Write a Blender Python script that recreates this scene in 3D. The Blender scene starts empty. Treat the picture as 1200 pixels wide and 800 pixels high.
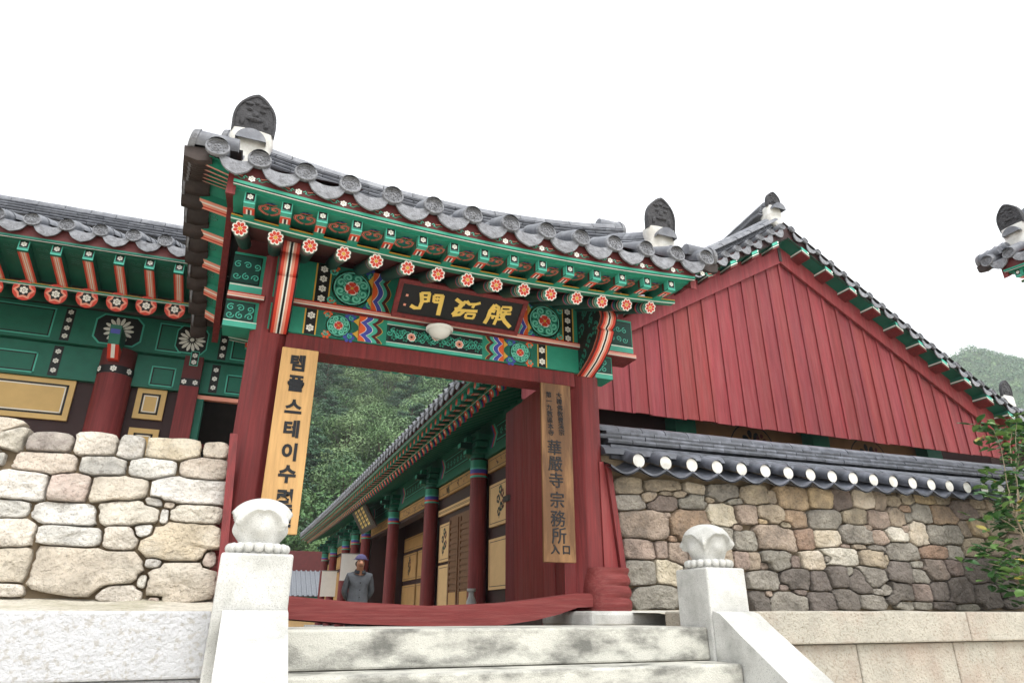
import bpy, math, random
from mathutils import Vector, Matrix, noise
random.seed(11)
SC = bpy.context.scene
COL = SC.collection
R = math.radians
# ------------------------------------------------------------------ camera, sky, sun, exposure
cd = bpy.data.cameras.new('camera'); cd.sensor_width = 36.0; cd.lens = 23.25
cd.clip_start = 0.05; cd.clip_end = 2000.0
cam = bpy.data.objects.new('camera', cd); COL.objects.link(cam)
cam.location = (0, 0, 0); cam.rotation_euler = (R(90 + 22.5), 0, R(-22.0))
SC.camera = cam
SUN_EL, SUN_AZ = 55.0, 172.0          # azimuth clockwise from +Y: behind the viewer
wd = bpy.data.worlds.new('World'); SC.world = wd; wd.use_nodes = True
nt = wd.node_tree; nt.nodes.clear()
sky = nt.nodes.new('ShaderNodeTexSky'); sky.sky_type = 'NISHITA'; sky.sun_disc = False
sky.sun_elevation = R(SUN_EL); sky.sun_rotation = R(SUN_AZ); sky.dust_density = 6.0; sky.air_density = 1.0
hsv = nt.nodes.new('ShaderNodeHueSaturation'); hsv.inputs['Saturation'].default_value = 0.12
mixw = nt.nodes.new('ShaderNodeMix'); mixw.data_type = 'RGBA'; mixw.inputs[0].default_value = 0.72
mixw.inputs[7].default_value = (11.0, 11.2, 11.5, 1)      # even bright cloud deck over the sky
bg = nt.nodes.new('ShaderNodeBackground'); bg.inputs['Strength'].default_value = 0.12
wo = nt.nodes.new('ShaderNodeOutputWorld')
nt.links.new(sky.outputs[0], hsv.inputs['Color']); nt.links.new(hsv.outputs[0], mixw.inputs[6])
nt.links.new(mixw.outputs[2], bg.inputs['Color']); nt.links.new(bg.outputs[0], wo.inputs[0])
sl = bpy.data.lights.new('sun', 'SUN'); sl.energy = 1.4; sl.angle = R(30); sl.color = (1, 0.96, 0.9)
so = bpy.data.objects.new('sun', sl); COL.objects.link(so)
_d = Vector((math.sin(R(SUN_AZ)) * math.cos(R(SUN_EL)), math.cos(R(SUN_AZ)) * math.cos(R(SUN_EL)), math.sin(R(SUN_EL))))
so.rotation_euler = _d.to_track_quat('Z', 'Y').to_euler(); so.location = _d * 40
vs = SC.view_settings; vs.view_transform = 'Standard'; vs.look = 'None'; vs.gamma = 1.0
vs.use_curve_mapping = False; vs.exposure = 0.75
cy = SC.cycles; cy.use_denoising = True; cy.max_bounces = 6; cy.diffuse_bounces = 4
try: cy.denoiser = 'OPENIMAGEDENOISE'
except Exception: pass

# ------------------------------------------------------------------ materials
def lin(c):
    return tuple((x / 12.92 if x <= .04045 else ((x + .055) / 1.055) ** 2.4) for x in [v / 255. for v in c])
MATS = {}
def mat(name, c, rough=.6, var=.12, sc=5., stretch=(1, 1, 1), bump=0., bsc=60., rnd=.0, spec=.35,
        dirt=None, dirt_amt=.5, dirt_sc=3., dirt_st=(1, 1, 1), speck=None, hue=0., bdist=.01):
    """node material: sRGB base colour with noise variation, optional stains, flecks and fine relief"""
    m = bpy.data.materials.new(name); m.use_nodes = True; t = m.node_tree; N = t.nodes; L = t.links
    p = N['Principled BSDF']; p.inputs['Roughness'].default_value = rough
    p.inputs['Specular IOR Level'].default_value = spec
    tc = N.new('ShaderNodeTexCoord'); oi = N.new('ShaderNodeObjectInfo')
    ml = N.new('ShaderNodeMath'); ml.operation = 'MULTIPLY'; ml.inputs[1].default_value = 37.0
    L.new(oi.outputs['Random'], ml.inputs[0])
    va = N.new('ShaderNodeVectorMath'); va.operation = 'ADD'
    L.new(tc.outputs['Object'], va.inputs[0]); L.new(ml.outputs[0], va.inputs[1])
    def nz(scale, st, detail=5.):
        mp = N.new('ShaderNodeMapping'); mp.inputs['Scale'].default_value = st
        n = N.new('ShaderNodeTexNoise'); n.inputs['Scale'].default_value = scale; n.inputs['Detail'].default_value = detail
        n.inputs['Roughness'].default_value = .62
        L.new(va.outputs[0], mp.inputs[0]); L.new(mp.outputs[0], n.inputs['Vector']); return n
    a = lin(c)
    n1 = nz(sc, stretch)
    cr = N.new('ShaderNodeValToRGB'); e = cr.color_ramp.elements
    e[0].position = .3; e[1].position = .7
    e[0].color = tuple(max(0, v * (1 - var)) for v in a) + (1,); e[1].color = tuple(min(1, v * (1 + var)) for v in a) + (1,)
    L.new(n1.outputs['Fac'], cr.inputs[0]); out = cr.outputs[0]
    if speck:
        n3 = nz(speck[1], (1, 1, 1), 2.); r3 = N.new('ShaderNodeValToRGB'); r3.color_ramp.elements[0].position = .56; r3.color_ramp.elements[1].position = .66
        L.new(n3.outputs['Fac'], r3.inputs[0]); mx = N.new('ShaderNodeMix'); mx.data_type = 'RGBA'
        sm = N.new('ShaderNodeMath'); sm.operation = 'MULTIPLY'; sm.inputs[1].default_value = speck[2]; L.new(r3.outputs[0], sm.inputs[0])
        L.new(sm.outputs[0], mx.inputs[0]); L.new(out, mx.inputs[6]); mx.inputs[7].default_value = lin(speck[0]) + (1,); out = mx.outputs[2]
    if dirt:
        n2 = nz(dirt_sc, dirt_st, 8.); r2 = N.new('ShaderNodeValToRGB'); r2.color_ramp.elements[0].position = .45; r2.color_ramp.elements[1].position = .63
        L.new(n2.outputs['Fac'], r2.inputs[0]); mx = N.new('ShaderNodeMix'); mx.data_type = 'RGBA'
        sm = N.new('ShaderNodeMath'); sm.operation = 'MULTIPLY'; sm.inputs[1].default_value = dirt_amt; L.new(r2.outputs[0], sm.inputs[0])
        L.new(sm.outputs[0], mx.inputs[0]); L.new(out, mx.inputs[6]); mx.inputs[7].default_value = lin(dirt) + (1,); out = mx.outputs[2]
    if rnd or hue:
        h = N.new('ShaderNodeHueSaturation')
        mr = N.new('ShaderNodeMapRange'); mr.inputs[3].default_value = 1 - rnd; mr.inputs[4].default_value = 1 + rnd
        L.new(oi.outputs['Random'], mr.inputs[0]); L.new(mr.outputs[0], h.inputs['Value'])
        if hue:
            f = N.new('ShaderNodeMath'); f.operation = 'MULTIPLY'; f.inputs[1].default_value = 13.7; L.new(oi.outputs['Random'], f.inputs[0])
            g = N.new('ShaderNodeMath'); g.operation = 'FRACT'; L.new(f.outputs[0], g.inputs[0])
            mh = N.new('ShaderNodeMapRange'); mh.inputs[3].default_value = .5 - hue; mh.inputs[4].default_value = .5 + hue
            L.new(g.outputs[0], mh.inputs[0]); L.new(mh.outputs[0], h.inputs['Hue'])
        L.new(out, h.inputs['Color']); out = h.outputs[0]
    L.new(out, p.inputs['Base Color'])
    if bump:
        nb = nz(bsc, stretch, 6.); b = N.new('ShaderNodeBump'); b.inputs['Strength'].default_value = bump; b.inputs['Distance'].default_value = bdist
        L.new(nb.outputs['Fac'], b.inputs['Height']); L.new(b.outputs[0], p.inputs['Normal'])
    MATS[name] = m
    return m
# paint
mat('red_paint', (116, 42, 42), .6, .26, 4, (7, 7, .5), .45, 22, dirt=(78, 34, 34), dirt_amt=.55, dirt_sc=5, dirt_st=(9, 9, .22))
mat('red_board', (126, 48, 51), .65, .24, 3, (8, 8, .45), .4, 20, rnd=.11, hue=.005, dirt=(140, 80, 78), dirt_amt=.35, dirt_sc=2.2, dirt_st=(7, 7, .5))
mat('red_worn', (110, 44, 42), .7, .18, 5, (.8, 10, 10), .35, 24, dirt=(142, 84, 80), dirt_amt=.32, dirt_sc=5, dirt_st=(.5, 9, 12))
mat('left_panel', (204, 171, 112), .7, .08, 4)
mat('shade_panel', (124, 92, 60), .7, .1, 4)  # panel tan darkened to carry the deep shade under the gable roof
mat('red_dark', (84, 33, 32), .6, .15, 5)
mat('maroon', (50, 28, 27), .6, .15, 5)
mat('green', (40, 132, 108), .5, .12, 6, bump=.05)
mat('green_mid', (26, 98, 80), .55, .12, 6)
mat('green_dark', (18, 62, 54), .55, .15, 6)
mat('teal', (74, 172, 150), .5, .1, 6)
mat('teal_pale', (110, 196, 172), .5, .08, 6)
mat('white_paint', (225, 224, 216), .55, .06, 6)
mat('black_paint', (22, 23, 24), .5, .1, 6)
mat('vermilion', (196, 62, 46), .5, .1, 6)
mat('orange', (214, 92, 48), .5, .1, 6)
mat('pink', (222, 148, 126), .5, .08, 6)
mat('blue', (66, 74, 158), .5, .1, 6)
mat('yellow', (206, 160, 62), .5, .1, 6)
mat('gold', (222, 190, 96), .35, .12, 9)
mat('cream', (200, 166, 118), .7, .07, 4)
mat('ochre_panel', (172, 134, 84), .7, .1, 4)
mat('door_wood', (104, 70, 44), .6, .2, 6, (4, 4, 1))
mat('sign_wood', (198, 156, 100), .5, .16, 4, (10, 3, .8), .08, 30)
mat('sign_wood_old', (98, 68, 40), .5, .2, 4, (10, 3, .8), .08, 30, dirt=(176, 134, 88), dirt_amt=.4, dirt_sc=3, dirt_st=(3, 3, .5))
mat('ink', (26, 28, 32), .6, .1, 5)
# tiles
mat('tile', (98, 101, 108), .5, .2, 9, bump=.25, bsc=45, rnd=.14, dirt=(150, 152, 156), dirt_amt=.4, dirt_sc=7)
mat('tile_face', (128, 130, 135), .6, .22, 16, bump=.9, bsc=46, rnd=.12, dirt=(84, 84, 88), dirt_amt=.55, dirt_sc=22, bdist=.02)
mat('tile_ridge', (88, 91, 98), .5, .22, 9, bump=.3, bsc=45, rnd=.16, dirt=(140, 143, 150), dirt_amt=.4, dirt_sc=7)
mat('tile_dark', (62, 60, 60), .6, .25, 9, bump=.3, bsc=40, rnd=.15, dirt=(84, 66, 56), dirt_amt=.4, dirt_sc=5)
mat('tile_brown', (52, 44, 41), .7, .3, 12, bump=.3, bsc=40, rnd=.2)  # brown-black puts the underside shade into the hanging tiles' colour
mat('tile_blue', (74, 77, 84), .42, .2, 8, bump=.2, bsc=45, rnd=.12, dirt=(126, 130, 142), dirt_amt=.45, dirt_sc=6)
mat('mangwa', (54, 54, 57), .65, .2, 14, bump=1.0, bsc=30, dirt=(96, 96, 100), dirt_amt=.3, dirt_sc=8, bdist=.025)
mat('plaster', (208, 208, 204), .85, .1, 8, bump=.5, bsc=30, dirt=(158, 152, 140), dirt_amt=.45, dirt_sc=7)
# stone
mat('granite', (198, 198, 194), .82, .10, 5, bump=.5, bsc=120, speck=((118, 118, 116), 210, .6), dirt=(124, 124, 118), dirt_amt=.5, dirt_sc=3.4)
mat('granite_stained', (190, 189, 180), .85, .10, 6, bump=.5, bsc=120, speck=((112, 112, 108), 210, .6), dirt=(70, 70, 67), dirt_amt=.8, dirt_sc=5.5, dirt_st=(.6, 1, 1.3))
mat('granite_rough', (198, 199, 202), .85, .08, 8, bump=.9, bsc=46, speck=((158, 150, 134), 30, .45), bdist=.028)
mat('granite_warm', (180, 175, 163), .85, .14, 6, bump=.9, bsc=48, speck=((128, 118, 100), 52, .55), dirt=(166, 138, 122), dirt_amt=.45, dirt_sc=1.4, bdist=.028)
for pre, pal in (('stone_', dict(t=(172, 158, 138), c=(190, 178, 158), g=(154, 149, 139), d=(116, 109, 103), p=(166, 149, 135), w=(190, 185, 172), o=(178, 158, 128), r=(158, 134, 114), u=(136, 122, 114))),
                 ('pale_stone_', dict(t=(202, 190, 174), c=(215, 207, 193), g=(186, 183, 176), d=(148, 140, 132), p=(202, 184, 172), w=(220, 217, 210), o=(206, 191, 168), r=(190, 166, 148), u=(170, 156, 148)))):
    for k, c in pal.items():
        mat(pre + k, c, .88, .30, 6, bump=1.0, bsc=24, rnd=.09, hue=.010, speck=((92, 82, 72), 42, .38),
            dirt=(236, 228, 214) if (k in 'cw' or pre[0] == 'p') else (98, 92, 86), dirt_amt=.45, dirt_sc=4.0, bdist=.06)
mat('mortar', (118, 104, 84), .95, .2, 9, bump=.6, bsc=40)
mat('mortar_pale', (204, 198, 184), .95, .2, 14, bump=1.0, bsc=30, speck=((140, 134, 118), 40, .5), dirt=(134, 130, 92), dirt_amt=.45, dirt_sc=2.5, bdist=.03)
mat('opening_shade', (40, 36, 34), .95, .2, 9)
mat('gravel', (212, 205, 190), .95, .15, 3, bump=.5, bsc=60)
mat('earth', (158, 146, 124), .95, .15, 2, bump=.4, bsc=40)
# plants
mat('leaf_a', (78, 110, 62), .55, .35, 6, rnd=.1, hue=.012); mat('leaf_b', (54, 84, 52), .55, .35, 6, rnd=.1)
mat('leaf_c', (108, 136, 90), .6, .3, 6, rnd=.1, hue=.012); mat('leaf_d', (102, 130, 100), .6, .3, 6)
mat('pine_a', (58, 90, 64), .6, .35, 6); mat('bark', (74, 62, 52), .9, .3, 8)
mat('shrub_leaf', (48, 86, 42), .4, .35, 12); mat('shrub_leaf_light', (98, 132, 70), .4, .3, 12); mat('shrub_leaf_yellow', (172, 158, 78), .4, .3, 12)
mat('hill_ground', (58, 80, 48), .9, .3, .3); mat('stem', (140, 128, 108), .8, .2, 10)
# person, misc
mat('skin', (188, 138, 112), .6, .1, 8); mat('cap_cloth', (84, 80, 118), .8, .15, 20); mat('shirt_cloth', (86, 90, 96), .85, .2, 14, bump=.4, bsc=40)
mat('trouser_cloth', (36, 36, 42), .85, .15, 14); mat('hair', (60, 58, 56), .8, .2, 20)
mat('leaf_far', (80, 114, 82), .7, .3, 3); mat('lamp_glass', (214, 214, 208), .35, .04, 5); mat('white_sheet', (232, 232, 228), .6, .04, 5); mat('steel', (150, 150, 150), .35, .1, 8)
mat('roof_pale', (112, 116, 122), .6, .12, 9)

# ------------------------------------------------------------------ mesh builder
class MB:
    """collects faces in world coordinates and links them as one mesh object"""
    def __init__(s): s.v = []; s.f = []; s.m = []
    def add(s, vs, fs, mi=0):
        o = len(s.v); s.v += [tuple(v) for v in vs]
        for f in fs: s.f.append(tuple(i + o for i in f)); s.m.append(mi)
        return s
    def box(s, x0, x1, y0, y1, z0, z1, mi=0):
        return s.add([(x0, y0, z0), (x1, y0, z0), (x1, y1, z0), (x0, y1, z0), (x0, y0, z1), (x1, y0, z1), (x1, y1, z1), (x0, y1, z1)],
                     [(0, 3, 2, 1), (4, 5, 6, 7), (0, 1, 5, 4), (1, 2, 6, 5), (2, 3, 7, 6), (3, 0, 4, 7)], mi)
    def hexa(s, p, mi=0):   # eight corners: bottom ring then top ring
        return s.add(p, [(0, 3, 2, 1), (4, 5, 6, 7), (0, 1, 5, 4), (1, 2, 6, 5), (2, 3, 7, 6), (3, 0, 4, 7)], mi)
    def cyl(s, p0, p1, r0, r1=None, n=12, mi=0, c0=None, c1=None, a0=0., a1=2 * math.pi):
        p0 = Vector(p0); p1 = Vector(p1); r1 = r0 if r1 is None else r1
        d = (p1 - p0).normalized(); u = d.orthogonal().normalized() if abs(d.z) > .99 else d.cross(Vector((0, 0, 1))).normalized(); w = u.cross(d).normalized()
        full = abs(a1 - a0 - 2 * math.pi) < 1e-6; k = n if full else n + 1
        vs = []
        for p, r in ((p0, r0), (p1, r1)):
            for i in range(k):
                a = a0 + (a1 - a0) * i / n; vs.append(p + u * (r * math.cos(a)) + w * (r * math.sin(a)))
        s.add(vs, [(i, (i + 1) % k, k + (i + 1) % k, k + i) for i in range(k if full else k - 1)], mi)
        if c0 is not None: s.add(vs[:k], [tuple(range(k))[::-1]], c0)
        if c1 is not None: s.add(vs[k:], [tuple(range(k))], c1)
        return s
    def prism(s, poly, ext, mi=0, side=None, back=True):
        n = len(poly); e = Vector(ext); a = [Vector(p) for p in poly]; b = [p + e for p in a]
        s.add(a, [tuple(range(n))], mi)
        if back: s.add(b, [tuple(range(n))[::-1]], mi)
        s.add(a + b, [(i, n + i, n + (i + 1) % n, (i + 1) % n) for i in range(n)], mi if side is None else side)
        return s
    def sweep(s, prof, path, mi=0, caps=True, mis=None):
        """prof: closed list of (a,b); path: list of (origin, ua, ub)"""
        n = len(prof); vs = []
        for o, ua, ub in path:
            o = Vector(o); ua = Vector(ua); ub = Vector(ub)
            vs += [o + ua * a + ub * b for a, b in prof]
        for k in range(len(path) - 1):
            for i in range(n):
                j = (i + 1) % n
                s.add([vs[k * n + i], vs[k * n + j], vs[(k + 1) * n + j], vs[(k + 1) * n + i]], [(0, 1, 2, 3)], mis[i] if mis else mi)
        if caps:
            s.add(vs[:n], [tuple(range(n))[::-1]], mi); s.add(vs[-n:], [tuple(range(n))], mi)
        return s
    def sheet(s, grid, mi=0):
        nr = len(grid); nc = len(grid[0]); vs = [p for row in grid for p in row]
        return s.add(vs, [(r * nc + c, r * nc + c + 1, (r + 1) * nc + c + 1, (r + 1) * nc + c) for r in range(nr - 1) for c in range(nc - 1)], mi)
    def lathe(s, prof, c, n=20, mi=0):
        c = Vector(c); vs = [c + Vector((r * math.cos(2 * math.pi * i / n), r * math.sin(2 * math.pi * i / n), z)) for r, z in prof for i in range(n)]
        return s.add(vs, [(k * n + i, k * n + (i + 1) % n, (k + 1) * n + (i + 1) % n, (k + 1) * n + i) for k in range(len(prof) - 1) for i in range(n)], mi)
    def ball(s, c, r, mi=0, nu=10, nv=7, sx=1, sy=1, sz=1):
        c = Vector(c); prof = []
        vs = [c + Vector((0, 0, -r * sz))]
        for k in range(1, nv):
            a = -math.pi / 2 + math.pi * k / nv
            for i in range(nu):
                t = 2 * math.pi * i / nu; vs.append(c + Vector((r * sx * math.cos(a) * math.cos(t), r * sy * math.cos(a) * math.sin(t), r * sz * math.sin(a))))
        vs.append(c + Vector((0, 0, r * sz))); fs = []
        for i in range(nu): fs.append((0, 1 + (i + 1) % nu, 1 + i))
        for k in range(nv - 2):
            for i in range(nu): fs.append((1 + k * nu + i, 1 + k * nu + (i + 1) % nu, 1 + (k + 1) * nu + (i + 1) % nu, 1 + (k + 1) * nu + i))
        for i in range(nu): fs.append((len(vs) - 1, 1 + (nv - 2) * nu + i, 1 + (nv - 2) * nu + (i + 1) % nu))
        return s.add(vs, fs, mi)
    def mesh(s, name, mats, smooth=None):
        me = bpy.data.meshes.new(name); me.from_pydata(s.v, [], s.f); me.validate()
        for m in mats: me.materials.append(MATS[m])
        if len(me.polygons) == len(s.m): me.polygons.foreach_set('material_index', s.m)
        if smooth:
            me.polygons.foreach_set('use_smooth', [True] * len(me.polygons)); me.set_sharp_from_angle(angle=R(smooth))
        me.update(); return me
    def build(s, name, mats, parent=None, smooth=None, bevel=0., label=None, weld=False):
        if isinstance(mats, str): mats = [mats]
        o = place(name, s.mesh(name, mats, smooth), parent)
        if weld: w = o.modifiers.new('weld', 'WELD'); w.merge_threshold = .0005
        if bevel:
            b = o.modifiers.new('bevel', 'BEVEL'); b.width = bevel; b.segments = 2; b.limit_method = 'ANGLE'; b.angle_limit = R(40)
        if label: o['label'] = label
        return o
def basis(o):
    return o.matrix_world_cache if False else WM.get(o.name, Matrix.Identity(4))
WM = {}
def place(name, me, parent=None, loc=(0, 0, 0), rotz=0., mtx=None, rot=None, scale=None):
    """link a mesh as an object; loc/rot are in world coordinates even under a parent"""
    o = bpy.data.objects.new(name, me); COL.objects.link(o)
    if mtx is not None: o.matrix_basis = mtx
    else:
        o.location = loc; o.rotation_euler = rot if rot else (0, 0, rotz)
        if scale: o.scale = scale
    WM[o.name] = o.matrix_basis.copy()
    if parent is not None:
        o.parent = parent; o.matrix_parent_inverse = WM[parent.name].inverted()
    return o
def tag(o, label=None, cat=None, group=None, kind=None):
    if label: o['label'] = label
    if cat: o['category'] = cat
    if group: o['group'] = group
    if kind: o['kind'] = kind
    return o
def thing(name, label, cat, loc=(0, 0, 0), group=None, rotz=0.):
    o = bpy.data.objects.new(name, None); COL.objects.link(o); o.location = loc; o.rotation_euler = (0, 0, rotz); o.empty_display_size = .2
    WM[o.name] = o.matrix_basis.copy()
    return tag(o, label, cat, group)
def struct(name, mb, mats, **k):
    return tag(mb.build(name, mats, **k), kind='structure')
class Deco:
    """flat painted ornament laid a hair above a surface: o + u*x + v*y, n towards the viewer"""
    def __init__(s, o, u, v, n=None, mb=None, base=.0015):
        s.o = Vector(o); s.u = Vector(u).normalized(); s.v = Vector(v).normalized()
        s.n = Vector(n).normalized() if n is not None else s.u.cross(s.v); s.mb = mb or MB(); s.base = base; s.names = []
        if not hasattr(s.mb, 'names'): s.mb.names = []
        s.names = s.mb.names
    def mi(s, m):
        if m not in s.names: s.names.append(m)
        return s.names.index(m)
    def pt(s, x, y, l): return s.o + s.u * x + s.v * y + s.n * (s.base + .0012 * l)
    def poly(s, pts, m, l=0): s.mb.add([s.pt(x, y, l) for x, y in pts], [tuple(range(len(pts)))], s.mi(m))
    def rect(s, x0, y0, x1, y1, m, l=0): s.poly([(x0, y0), (x1, y0), (x1, y1), (x0, y1)], m, l)
    def circ(s, x, y, r, m, l=0, n=14, ry=None): s.poly([(x + r * math.cos(2 * math.pi * i / n), y + (ry or r) * math.sin(2 * math.pi * i / n)) for i in range(n)], m, l)
    def stroke(s, pts, w, m, l=0, taper=False):
        P = [Vector((p[0], p[1])) for p in pts]; n = len(P); vs = []
        for i, p in enumerate(P):
            d = (P[min(i + 1, n - 1)] - P[max(i - 1, 0)]); d = d.normalized() if d.length > 1e-9 else Vector((1, 0))
            ww = w * (1 - .7 * i / (n - 1)) if taper else w
            q = Vector((-d.y, d.x)) * ww / 2; vs += [s.pt(*(p + q), l), s.pt(*(p - q), l)]
        s.mb.add(vs, [(2 * i, 2 * i + 1, 2 * i + 3, 2 * i + 2) for i in range(n - 1)], s.mi(m))
    def ring(s, x, y, r, w, m, l=0, n=18, a0=0, a1=2 * math.pi):
        s.stroke([(x + r * math.cos(a0 + (a1 - a0) * i / n), y + r * math.sin(a0 + (a1 - a0) * i / n)) for i in range(n + 1)], w, m, l)
    def spiral(s, x, y, r, w, m, l=0, turns=1.6, a0=0, sg=1, n=18):
        s.stroke([(x + r * (1 - .85 * i / n) * math.cos(a0 + sg * 2 * math.pi * turns * i / n), y + r * (1 - .85 * i / n) * math.sin(a0 + sg * 2 * math.pi * turns * i / n)) for i in range(n + 1)], w, m, l)
    def petals(s, x, y, r, k, m, l=0, w=.5, a0=0., r0=.25):
        for i in range(k):
            a = a0 + 2 * math.pi * i / k; c, q = math.cos(a), math.sin(a); pts = []
            for t, h in ((r0, 0), (.5, w * .8), (.75, w), (.95, w * .55), (1, 0), (.95, -w * .55), (.75, -w), (.5, -w * .8)):
                d = t * r; e = h * r * math.pi / k; pts.append((x + d * c - e * q, y + d * q + e * c))
            s.poly(pts, m, l)
    def dots(s, x, y, r, m='white_paint', l=2):
        for i in range(6):
            a = math.pi / 3 * i + .5; s.circ(x + .62 * r * math.cos(a), y + .62 * r * math.sin(a), r * .34, m, l, 7)
        s.circ(x, y, r * .26, m, l, 6)
def deco_build(mb, name, parent): return mb.build(name, mb.names, parent)
def text_mesh(body, name, m, size, offset=0., extrude=.002):
    c = bpy.data.curves.new(name, 'FONT'); c.body = body; c.size = size; c.align_x = 'CENTER'; c.align_y = 'CENTER'; c.offset = offset; c.extrude = extrude; c.resolution_u = 3
    o = bpy.data.objects.new(name + '_tmp', c); COL.objects.link(o); bpy.context.view_layer.update()
    me = bpy.data.meshes.new_from_object(o.evaluated_get(bpy.context.evaluated_depsgraph_get()))
    bpy.data.objects.remove(o); bpy.data.curves.remove(c); me.materials.clear(); me.materials.append(MATS[m]); me.name = name
    xs = [v.co.x for v in me.vertices]; ys = [v.co.y for v in me.vertices]
    cx, cy_ = (min(xs) + max(xs)) / 2, (min(ys) + max(ys)) / 2
    for v in me.vertices: v.co.x -= cx; v.co.y -= cy_
    return me
FRONT = Matrix(((1, 0, 0, 0), (0, 0, -1, 0), (0, 1, 0, 0), (0, 0, 0, 1)))      # text plane -> facing -Y
# ------------------------------------------------------------------ ground, terrace, stairs
def flat(name, x0, x1, y0, y1, z, m): return struct(name, MB().add([(x0, y0, z), (x1, y0, z), (x1, y1, z), (x0, y1, z)], [(0, 1, 2, 3)]), m)
flat('ground', -700, 700, -700, 700, -1.65, 'gravel')  # unseen ground, kept pale to bounce light up under the eaves
struct('courtyard', MB().box(-30, 60, 6.3, 46, -1.6, -.75), 'earth')
b = MB(); b.box(-14, 16, 4.3, 6.3, -1.64, -.085)
struct('terrace', b, 'earth')
st = thing('stone_stairs', 'broad pale granite steps climbing to the red gate', 'stairs', (1.54, 2.7, -1.65))
for i in range(8):
    zt = -.0625 - .19 * i; yf = 3.68 - .282 * i
    MB().box(.292, 2.792, yf, yf + (.9 if i == 0 else .34), zt - (.186 if i < 7 else .25), zt).build('step', 'granite_stained', st, bevel=.012)
MB().box(.292, 2.792, 4.59, 5.5, -.4, -.08).build('landing', 'granite', st, bevel=.01)

def finial_mesh():
    b = MB(); nt, nh = 96, 48; H = .238; grid = []
    for k in range(nh + 1):
        h = k / nh
        prof = .118 + .040 * math.sin(min(1, h * 1.25) * math.pi * .55) if h < .55 else (.118 + .040 * math.sin(.6875 * math.pi * .55)) * math.sqrt(max(0, 1 - ((h - .55) / .45) ** 2.05))
        row = []
        for i in range(nt + 1):
            th = 2 * math.pi * i / nt
            u = ((th / (math.pi / 2) + .5) % 1.0 - .5) * 2           # -1..1 inside one petal, four petals on the faces
            top = .30 + .40 * (1 - abs(u) ** 2.2) - .05 * math.exp(-(u / .16) ** 2)
            d = top - h
            r = prof
            if h < .92:
                r += -.028 * (1 / (1 + math.exp(-d * 70))) * (1 - .4 * abs(u)) + .013 * math.exp(-(d / .032) ** 2)
                r += .024 * math.exp(-((h - .27) / .17) ** 2 - (u / .42) ** 2)
                r += .030 * math.exp(-((abs(u) - 1) / .10) ** 2 - ((h - .42) / .12) ** 2)
            row.append((r * math.cos(th), r * math.sin(th), .05 + h * H))
        grid.append(row)
    b.sheet(grid)
    for i in range(18):
        a = 2 * math.pi * (i + .5) / 18; b.ball((.135 * math.cos(a), .135 * math.sin(a), .03), .026, 0, 8, 6)
    b.lathe([(0, .0), (.13, 0), (.13, .012), (.12, .055), (0, .055)], (0, 0, 0), 24)
    return b.mesh('finial', ['granite'], 70)
FM = finial_mesh()
def balustrade(label, nx0, nx1, rx0, rx1):
    t = thing('stair_balustrade', label, 'balustrade', ((nx0 + nx1) / 2, 3.8, -1.65), 'granite balustrades of the stairs')
    t0 = .012
    MB().hexa([(nx0 - t0, 3.63, -1.64), (nx1 + t0, 3.63, -1.64), (nx1 + t0, 3.975, -1.64), (nx0 - t0, 3.975, -1.64),
               (nx0, 3.635, .285), (nx1, 3.635, .285), (nx1, 3.97, .285), (nx0, 3.97, .285)]).build('newel_post', 'granite', t, bevel=.012)
    pr = [(3.627, .028), (3.56, .012), (3.40, -.10), (1.2, -1.555), (1.2, -1.64), (3.627, -1.64)]
    MB().prism([(rx0, y, z) for y, z in pr], (rx1 - rx0, 0, 0)).build('sloping_rail', 'granite', t, bevel=.015)
    place('lotus_finial', FM, t, ((nx0 + nx1) / 2, 3.80, .285))
balustrade('left granite stair post with lotus bud, beside the pale stone wall', -.05, .288, -.005, .288)
balustrade('right granite stair post with lotus bud, beside the brown stone wall', 2.795, 3.095, 2.80, 3.10)

# terrace facing: long granite blocks, left and right of the stairs
tl = thing('terrace_facing', 'rough white granite blocks edging the terrace left of the stairs', 'stone wall', (-2, 4, -1.65))
for x0, x1 in ((-1.95, -.05), (-3.9, -1.962), (-6.0, -3.912)):
    MB().box(x0, x1, 3.95, 4.45, -.285, .022).build('granite_block', 'granite_rough', tl, bevel=.012)
for z0, z1, off in ((-.72, -.29, .4), (-1.17, -.725, 0), (-1.64, -1.175, .5)):
    x = -.05
    while x > -6:
        w = 1.1 + off; MB().box(x - w + .008, x, 3.99, 4.4, z0, z1).build('granite_block', 'granite_rough', tl, bevel=.012); x -= w; off = random.uniform(-.2, .4)
tr = thing('terrace_facing', 'tan granite coping slabs over blocks edging the terrace right of the stairs', 'stone wall', (6, 4, -1.65))
for x0, x1 in ((3.12, 5.66), (5.668, 8.1), (8.108, 11)):
    MB().box(x0, x1, 4.05, 4.62, -.19, .03).build('coping_slab', 'granite_warm', tr, bevel=.012)
for z0, z1, xs in ((-.70, -.196, (3.12, 4.46, 5.50, 6.9, 8.2, 9.6, 11)), (-1.18, -.705, (3.12, 3.9, 5.1, 6.3, 7.6, 9, 11)), (-1.64, -1.185, (3.12, 4.6, 5.8, 7.2, 8.4, 9.7, 11))):
    for a, c in zip(xs, xs[1:]): MB().box(a + .004, c - .004, 4.105, 4.6, z0, z1).build('granite_block', 'granite_warm', tr, bevel=.014)
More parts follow.
